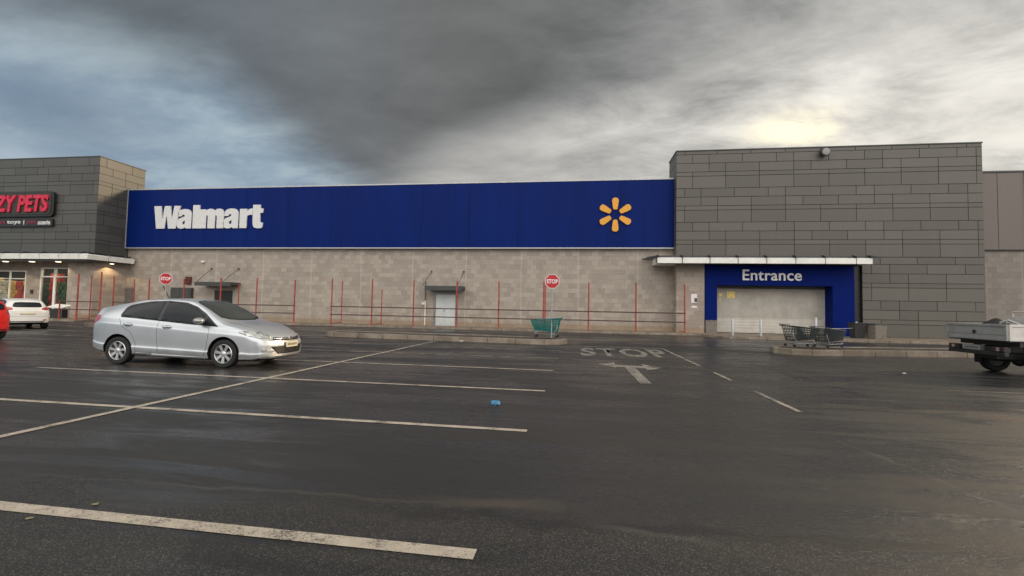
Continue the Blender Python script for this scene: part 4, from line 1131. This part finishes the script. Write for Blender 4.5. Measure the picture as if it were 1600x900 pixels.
for sd in (-1, 1):
    fr = car.panel('window_surround', DLO, 'side', K, .006, side=sd, grid=.03)
    car.panel('side_window', [(.68,.93),(.72,1.11),(.41,1.29),(.13,1.372),(-.27,1.405),(-.29,1.0)], 'side', G, .011, fr, side=sd, grid=.03)
    car.panel('side_window', [(-.385,1.005),(-.37,1.407),(-.72,1.385),(-1.02,1.34),(-1.20,1.296),(-1.25,1.25),(-1.27,1.11),(-1.245,1.073),(-1.0,1.062)], 'side', G, .011, fr, side=sd, grid=.03)
    car.panel('quarter_window', [(1.01,.905),(.93,.975),(.77,1.075),(.73,.93)], 'side', G, .011, fr, side=sd, grid=.03)
    # door shut lines and handles
    car.seam([(.86,.93),(.90,.75),(.86,.45),(.80,.235)], side=sd); car.seam([(-.33,1.0),(-.34,.7),(-.30,.30)], side=sd)
    car.seam([(-1.30,1.02),(-1.20,.86),(-.98,.72),(-.86,.52),(-.84,.30)], side=sd); car.seam([(.80,.235),(-.84,.29)], side=sd)
    for hx, hz in ((-.10,.855),(-1.04,.895)):
        car.panel('door_handle', [(hx-.10,hz-.02),(hx+.10,hz-.025),(hx+.10,hz+.02),(hx-.10,hz+.022)], 'side', M['silver'], .028, side=sd, skirt=.03, smooth=1)
        car.panel('handle_cup', [(hx-.075,hz-.045),(hx+.075,hz-.045),(hx+.075,hz+.035),(hx-.075,hz+.035)], 'side', M['dark_grey'], .0022, side=sd, smooth=1)
    car.panel('sill_strip', [(.84,.17),(.84,.225),(-.86,.285),(-.86,.23)], 'side', M['silver'], .014, side=sd, skirt=.02)
    # mirror
    q = MB(); q.blob((0,0,0), (.11,.115,.072), 3, 3, 0)
    mrr = q.build('wing_mirror', M['silver'], car.root, (.72, sd*.905, 1.015), smooth=True, sharp=None)
    q = MB(); q.hexa([(-.05,-.05*sd,-.07),(.04,-.05*sd,-.07),(.04,-.16*sd,-.07),(-.05,-.16*sd,-.07),(-.04,-.04*sd,-.03),(.03,-.04*sd,-.03),(.03,-.14*sd,-.03),(-.04,-.14*sd,-.03)]); q.build('mirror_foot', K, mrr)
    # lamps
    hl = [(1.56,.775),(1.70,.82),(1.93,.785),(2.10,.715),(2.15,.655),(1.98,.655),(1.75,.715)]
    car.panel('headlight', hl, 'side', M['lamp_clear'], .005, side=sd, smooth=1, grid=.03)
    tl = [(-2.05,1.06),(-1.86,1.09),(-1.80,1.03),(-1.92,.93),(-2.05,.86)]
    car.panel('tail_light', tl, 'side', M['lamp_red'], .006, side=sd, smooth=1, grid=.03)
ws = car.panel('windscreen', [(1.210,0.000),(1.190,0.263),(1.120,0.493),(1.010,0.614),(0.720,0.583),(0.390,0.530),(0.310,0.473),(0.280,0.231),(0.270,0.000),(0.280,-0.231),(0.310,-0.473),(0.390,-0.530),(0.720,-0.583),(1.010,-0.614),(1.120,-0.493),(1.190,-0.263)], 'top', K, .003, grid=.06)
car.panel('windscreen_pane', [(1.160,0.000),(1.140,0.263),(1.070,0.473),(0.970,0.578),(0.700,0.551),(0.400,0.499),(0.340,0.441),(0.310,0.231),(0.305,0.000),(0.310,-0.231),(0.340,-0.441),(0.400,-0.499),(0.700,-0.551),(0.970,-0.578),(1.070,-0.473),(1.140,-0.263)], 'top', M['screen_glass'], .006, ws, grid=.06)
for y0, y1 in ((.45,-.05),(-.02,-.48)):
    car.seam([(1.15,y0),(1.08,y1)], 'top', w=.012, name='wiper', parent=ws)
car.panel('rear_window', [(-1.95,0),(-1.93,.42),(-1.55,.46),(-1.1,.45),(-1.08,0),(-1.1,-.45),(-1.55,-.46),(-1.93,-.42)], 'top', G, .004, grid=.06)
car.seam([(1.24,.66),(1.6,.66),(1.95,.56)], 'top', name='bonnet_seam'); car.seam([(1.24,-.66),(1.6,-.66),(1.95,-.56)], 'top', name='bonnet_seam')
# front face
car.panel('upper_grille', [(-.50,.605),(-.30,.585),(.30,.585),(.50,.605),(.46,.665),(.25,.645),(-.25,.645),(-.46,.665)], 'front', K, .008, grid=.02, skirt=.02)
car.panel('grille_bar', [(-.47,.625),(-.25,.61),(.25,.61),(.47,.625),(.46,.645),(.25,.632),(-.25,.632),(-.46,.645)], 'front', M['chrome'], .016, skirt=.02, grid=.04)
FX = lambda z: car.bvh.ray_cast(Vector((6,0,z)), Vector((-1,0,0)))[0].x
q = MB(); q.box(-.012,.012,-.05,.05,-.034,.034,0,.01); q.build('front_emblem', M['chrome'], car.root, (FX(.63)+.016,0,.632))
car.panel('lower_grille', [(-.56,.47),(.56,.47),(.50,.40),(.40,.30),(-.40,.30),(-.50,.40)], 'front', K, .014, grid=.02, skirt=.03)
for sd in (-1, 1):
    car.panel('fog_lamp', [(sd*.50,.35),(sd*.72,.36),(sd*.73,.42),(sd*.50,.40)], 'front', M['lamp_clear'], .014, grid=.02, skirt=.03)
pl_ = MB(); pl_.box(0,.014,-.22,.22,.40,.525,0,.003)
for k in range(7): pl_.box(.0145,.017,-.18+k*.053,-.148+k*.053,.435,.49,1)
pl_.build('number_plate', [M['plate'], M['plate_mark']], car.root, (max(FX(.44),FX(.5),FX(.54))+.018,0,.035))
q = MB(); q.tube([(-1.35,0,1.30),(-1.40,0,1.36),(-1.56,0,1.40)], .008, 6, r2=.004); q.build('aerial', K, car.root)

car.panel('rear_number_plate', [(-.26,.66),(.26,.66),(.26,.77),(-.26,.77)], 'rear', M['plate'], .006, grid=.06)
car.panel('rear_valance', [(-.55,.36),(.55,.36),(.62,.44),(-.62,.44)], 'rear', K, .005, grid=.06)
car.seam([(-.66,.92),(-.5,.62),(.5,.62),(.66,.92)], 'rear', name='hatch_seam'); car.seam([(-.74,.56),(.74,.56)], 'rear', name='bumper_seam')
car.panel('hatch_glass', [(-.50,1.02),(.50,1.02),(.47,1.16),(-.47,1.16)], 'rear', G, .006, grid=.05, smooth=1)
HATCH = dict(x0=-2.0, x1=2.0, wmax=.87, kf=.34, kr=.20, tf=.2, zf=.5, tr=.30, zr=.82, axles=(-1.22, 1.25), wr=.31, arch=.37, spokes=5,
    zb=[(-2.0,.30),(-1.7,.24),(-1.0,.20),(1.2,.2),(2.0,.24)],
    zs=[(-2.0,.92),(-1.2,1.0),(0,.96),(.9,.92),(1.4,.86),(2.0,.62)],
    zt=[(-2.0,1.30),(-1.85,1.38),(-1.5,1.43),(-.6,1.485),(0,1.47),(.4,1.37),(.8,1.17),(1.1,1.03),(1.5,.95),(1.85,.82),(2.0,.68)],
    w=[(-2.0,.80),(-1.6,.85),(-1.0,.87),(1.2,.87),(1.7,.84),(2.0,.78)],
    wt=[(-2.0,.56),(-1.4,.58),(-.5,.60),(.1,.58),(.7,.64),(1.1,.70),(2.0,.58)],
    dr=[(-2.0,.07),(-1,.07),(.3,.07),(1,.05),(2.0,.04)])
def hatch(label, loc, rz, paint):
    c = Car(HATCH, 'parked_car', label, loc, rz, paint)
    for sd in (-1, 1):
        fr = c.panel('window_surround', [(.86,.96),(.55,1.18),(.2,1.36),(-.3,1.42),(-1.0,1.40),(-1.45,1.32),(-1.60,1.16),(-1.3,1.06),(0,1.0)], 'side', K, .003, side=sd)
        c.panel('side_window', [(.70,.985),(.45,1.20),(.15,1.33),(-.28,1.39),(-.30,1.03)], 'side', G, .011, fr, side=sd, grid=.03)
        c.panel('side_window', [(-.38,1.035),(-.36,1.39),(-.95,1.37),(-1.38,1.30),(-1.50,1.17),(-1.25,1.085)], 'side', G, .011, fr, side=sd, grid=.03)
        c.seam([(.80,.93),(.84,.7),(.76,.30)], side=sd); c.seam([(-.33,1.0),(-.33,.30)], side=sd); c.seam([(-1.25,1.02),(-1.1,.82),(-.86,.6),(-.82,.3)], side=sd)
        c.panel('tail_light', [(sd*.50,.93),(sd*.50,1.03),(sd*.64,1.07),(sd*.76,1.05),(sd*.78,.95),(sd*.66,.91)], 'rear', M['lamp_red'] if paint is M['white_car'] else M['lamp_red'], .006, grid=.03)
        c.panel('headlight', [(sd*.45,.70),(sd*.72,.78),(sd*.74,.66),(sd*.5,.62)], 'front', M['lamp_clear'], .005, grid=.04)
        c.panel('rear_reflector', [(sd*.55,.42),(sd*.70,.42),(sd*.70,.47),(sd*.55,.47)], 'rear', M['lamp_red'], .005, grid=.04)
        q = MB(); q.blob((0,0,0), (.07,.12,.075), 3, 2, 0); q.build('wing_mirror', paint, c.root, (.66, sd*.93, 1.04), smooth=True, sharp=None)
    c.panel('rear_window', [(-.50,1.08),(-.40,1.055),(.40,1.055),(.50,1.08),(.47,1.22),(.40,1.30),(-.40,1.30),(-.47,1.22)], 'rear', G, .005, grid=.05, smooth=1)
    c.panel('windscreen', [(.96,0),(.93,.3),(.84,.52),(.2,.50),(.14,.3),(.12,0),(.14,-.3),(.2,-.50),(.84,-.52),(.93,-.3)], 'top', M['screen_glass'], .005, grid=.06)
    c.panel('number_plate', [(-.26,.70),(.26,.70),(.26,.81),(-.26,.81)], 'rear', M['plate'], .006, grid=.06)
    c.panel('rear_diffuser', [(-.55,.31),(.55,.31),(.62,.40),(-.62,.40)], 'rear', K, .005, grid=.06)
    c.seam([(-.60,.86),(-.2,.84),(.2,.84),(.60,.86)], 'rear', name='hatch_seam'); c.seam([(-.72,.62),(.72,.62)], 'rear', name='bumper_seam')
    return c
hatch('white hatchback seen from behind in front of the pet shop door', (-27.9, 19.2, 0), R(157), M['white_car'])
RH = dict(HATCH); RH['tr'] = .10; RH['kr'] = .34
HATCH0 = HATCH; HATCH = RH
hatch('bright red car of which only the rounded tail enters the frame beside the white hatchback', (-21.62, 12.75, 0), R(181), M['red_car'])

# ------------------------------------------------------------------ pick-up truck with a flat drop-side bed
tk = empty('pickup_truck', (10.35, 13.7, 0), R(0)); tag(tk, 'grey drop side pick-up truck with its tail towards the lane, edge of the right island', 'truck')
def board(y0, y1, x0, x1, z0, z1, t, axis, name, mat):
    """pressed drop-side board: sheet with raised frame and a mid rib"""
    q = MB()
    if axis == 'x':   # board runs along x, outer face at y0 (towards smaller |.|): y0..y1 is thickness
        o = -1 if y0 < 0 else 1; yo = y0
        q.box(x0, x1, min(y0, y1), max(y0, y1), z0, z1, 0, .004)
        for (a, b, c_, d) in ((x0, x1, z1-.05, z1+.012), (x0, x1, z0-.012, z0+.05), (x0, x0+.06, z0+.051, z1-.051), (x1-.06, x1, z0+.051, z1-.051), ((x0+x1)/2-.03, (x0+x1)/2+.03, z0+.051, z1-.051)):
            q.box(a, b, yo, yo+o*.022, c_, d, 0, .006)
    else:
        q.box(x0, x1, y0, y1, z0, z1, 0, .004)
        for (a, b, c_, d) in ((y0, y1, z1-.05, z1+.012), (y0, y1, z0-.012, z0+.05), (y0, y0+.05, z0+.051, z1-.051), (y1-.05, y1, z0+.051, z1-.051)):
            q.box(x0-.022, x0, a, b, c_, d, 0, .006)
        q.box(x0-.01, x0, y0+.055, y1-.055, z0+.13, z0+.16, 0, .004)
    return q.build(name, mat, tk)
BW = .925
bd = MB(); bd.box(.035, 1.60, -BW+.035, BW-.035, .86, .915); bd.build('bed_floor', M['dark_grey'], tk)
tg = board(-BW, BW, 0, .03, .90, 1.285, .03, 'y', 'tailgate', M['bed_grey'])
q = MB(); q.lathe([(.045,0),(.045,-.02),(.02,-.03),(0,-.031)], (-.012,0,1.09), 'x', 12); q.box(-.05,-.03,-.015,.015,1.04,1.12); q.build('latch', M['dark'], tg)
board(-BW, -BW+.03, .032, 1.60, .90, 1.285, .03, 'x', 'side_board', M['bed_pale'])
board(BW, BW-.03, .032, 1.60, .90, 1.285, .03, 'x', 'side_board', M['bed_grey'])
q = MB(); q.box(1.602, 1.64, -BW, BW, .86, 1.5, 0, .006)
for y in (-BW+.03, 0, BW-.03): q.tube([(1.62, y, 1.48),(1.62, y, 1.62)], .022, 6)
q.tube([(1.62,-BW+.03,1.62),(1.62,BW-.03,1.62)], .022, 6); q.build('headboard', M['bed_pale'], tk)
q = MB()
for y in (-.42,.36): q.box(.1, 3.9, y, y+.07, .58, .72)
for x in (.3, .9, 1.45): q.box(x, x+.08, -BW+.05, BW-.05, .74, .856)
q.box(.25, 1.5, -.30, .30, .40, .57); q.box(1.4, 1.9, .42, .80, .42, .70); q.build('chassis', M['dark'], tk)
q = MB(); q.box(-.02, .08, -.86, .86, .50, .60, 0, .015); q.box(.06, .16, -.80, .80, .60, .72); q.build('rear_bumper', M['dark'], tk)
q = MB(); q.box(-.035,-.022,-.18,.36,.61,.74,0,.003)
for k in range(7): q.box(-.0375,-.0355,-.12+k*.06,-.085+k*.06,.645,.70,1)
q.box(-.02,.06,-.20,.38,.605,.745,1); q.build('number_plate', [M['galv'], M['plate_mark']], tk)
for y, nm in ((-.84,'near'),(.52,'far')):
    q = MB(); q.box(-.02,.06,y,y+.32,.605,.735,0,.008); lamp = q.build('tail_light_housing', M['dark'], tk)
    for k, mt in enumerate(('lamp_dark_red','galv','lamp_dark_red')):
        q = MB(); q.box(-.034,-.021,y+.02+k*.097,y+.107+k*.097,.625,.715,0,.004); q.build('lens', M[mt], lamp)
def tk_wheel(x, y):
    q = MB(); k = 1.1; q.lathe([(.2*k,-.09),(.26*k,-.105),(.29*k,-.1),(.305*k,-.08),(.305*k,.08),(.29*k,.1),(.26*k,.105),(.2*k,.09)], (0,0,0), 'y', 32, closed=True)
    w = q.build('wheel', M['rubber'], tk, (x, y, .335))
    q = MB(); q.lathe([(.22,-.07),(.2,-.08),(.17,-.03),(.08,-.05),(.06,-.08),(0,-.085)], (0,0,0), 'y', 24); q.lathe([(.22,.07),(.17,.03),(0,.03)], (0,0,0), 'y', 24); q.build('rim', M['dark'], w)
for (x, y) in ((1.0,-.72),(1.0,.72),(3.35,-.72),(3.35,.72)): tk_wheel(x, y)
q = MB(); q.lathe([(.2,-.08),(.28,-.1),(.32,-.07),(.32,.07),(.28,.1),(.2,.08)], (.62,.02,.47), 'z', 28, closed=True); q.lathe([(0,-.03),(.2,-.05),(.2,.05),(0,.03)], (.62,.02,.47), 'z', 24); q.build('spare_wheel', M['rubber'], tk)
q = MB(); q.tube([(1.0,-.7,.34),(1.0,.7,.34)], .05, 8); q.blob((1.0,0,.34), (.14,.16,.14), 1, 2, 0); q.build('rear_axle', M['dark'], tk)
for sgn in (-1, 1):
    q = MB(); q.box(.60,.62, sgn*.60, sgn*.84, .22, .74); q.build('mud_flap', M['rubber'], tk)
# cab
q = MB()
sec = [(2.46,.52),(2.46,1.12),(2.52,1.70),(2.62,1.76),(3.35,1.77),(3.55,1.72),(4.08,1.14),(5.0,1.02),(5.16,.86),(5.18,.48),(4.15,.46),(4.1,.62),(3.4,.62),(3.35,.46)]
def wid(z): return .84 if z < 1.15 else .84 - (z-1.15)*.22
A = [q.bm.verts.new((x, -wid(z), z)) for x, z in sec]; B = [q.bm.verts.new((x, wid(z), z)) for x, z in sec]
q.bm.faces.new(A); q.bm.faces.new(list(reversed(B)))
for i in range(len(sec)): q.bm.faces.new([A[i], A[(i+1)%len(sec)], B[(i+1)%len(sec)], B[i]])
es = [e for e in q.bm.edges]; bmesh.ops.bevel(q.bm, geom=es, offset=.035, segments=3, affect='EDGES', profile=.5)
for f_ in q.bm.faces: f_.smooth = True
cab = q.build('cab', M['bed_pale'], tk, (-.75,0,0))
q = MB(); q.prism([(2.475,-.58,1.18),(2.475,.58,1.18),(2.512,.52,1.60),(2.512,-.52,1.60)], (-.03,0,0)); q.build('rear_window', G, cab)
for sgn in (-1, 1):
    q = MB(); q.prism([(2.62,sgn*.838,1.17),(3.95,sgn*.838,1.17),(3.50,sgn*.745,1.62),(2.62,sgn*.745,1.62)], (0,sgn*.012,0)); q.build('side_window', G, cab)
q = MB(); q.prism([(4.05,-.70,1.17),(4.05,.70,1.17),(3.60,.62,1.66),(3.60,-.62,1.66)], (.02,0,.02)); q.build('windscreen', M['screen_glass'], cab)
# load on the bed
rnd = random.Random(5)
q = MB(); q.blob((0,0,.15), (.32,.30,.30), 4, 3, .10); o = q.build('tarpaulin', M['dark'], None, (11.2, 14.12, .98), smooth=True, sharp=None); tag(o, 'crumpled dark tarpaulin heaped on the pick-up bed', 'tarpaulin')
q = MB(); q.tube([(11.0,13.95,1.0),(11.06,13.84,1.33),(11.16,13.74,1.39),(11.28,13.60,1.30),(11.34,13.48,.95)], .032, 8); tag(q.build('rolled_sheet', M['bed_grey']), 'thin grey rolled sheet lying across the pick-up bed', 'sheet')

# ------------------------------------------------------------------ display stand by the pet shop door, litter
t = empty('display_stand', (-35.9, 27.2, .12)); tag(t, 'low white topped display stand outside the pet shop door', 'stand')
q = MB(); q.hexa([(-.62,-.3,.78),(.62,-.3,.72),(.62,.3,.92),(-.62,.3,.98),(-.62,-.3,.83),(.62,-.3,.77),(.62,.3,.97),(-.62,.3,1.03)]); q.build('white_top', M['white_paint'], t)
q = MB(); q.box(-.42,.42,-.25,.25,.05,.70,0,.02); q.build('dark_body', M['dark'], t)
for x, y in ((-.5,-.24),(.5,-.24),(-.5,.24),(.5,.24)):
    q = MB(); q.tube([(x,y,0),(x,y,.80)], .02, 6); q.build('leg', M['grey_metal'], t)
q = MB(); q.blob((0,0,.055), (.075,.055,.036), 8, 3, .16); q.blob((.05,.01,.05), (.022,.02,.04), 5, 2, .25)
tag(q.build('plastic_bag', M['bag'], None, (-1.19, 6.72, 0), smooth=True, sharp=50), 'crumpled blue plastic bag lying on the asphalt', 'bag')
def scrap(x, y, s, mat, label, seed, cat='litter', group=None):
    q = MB(); rnd = random.Random(seed); n = 9
    ring = [Vector((math.cos(2*math.pi*i/n)*s*rnd.uniform(.7,1.1), math.sin(2*math.pi*i/n)*s*.7*rnd.uniform(.7,1.1), rnd.uniform(.004,.3*s))) for i in range(n)]
    top = Vector((0,0,.35*s)); bot = Vector((0,0,.002))
    v = [q.bm.verts.new(p) for p in ring]; a = q.bm.verts.new(top); b = q.bm.verts.new(bot)
    for i in range(n): q.bm.faces.new([v[i], v[(i+1)%n], a]); q.bm.faces.new([v[(i+1)%n], v[i], b])
    o = q.build('paper_scrap' if mat is M['paper'] else 'dry_leaf', mat, None, (x, y, .003)); tag(o, label, cat, group); return o
scrap(8.15, 12.9, .06, M['paper'], 'small white scrap of paper on the asphalt near the pick-up truck', 1)
scrap(-4.87, 19.1, .13, M['paper'], 'white scrap of paper at the foot of the long island kerb', 2)
scrap(-3.56, 2.60, .028, M['leaf'], 'pale curled leaf just in front of the nearest bay line', 3, 'leaf')
scrap(-3.37, 2.86, .03, M['leaf'], 'greenish leaf touching the far side of the nearest bay line', 4, 'leaf')
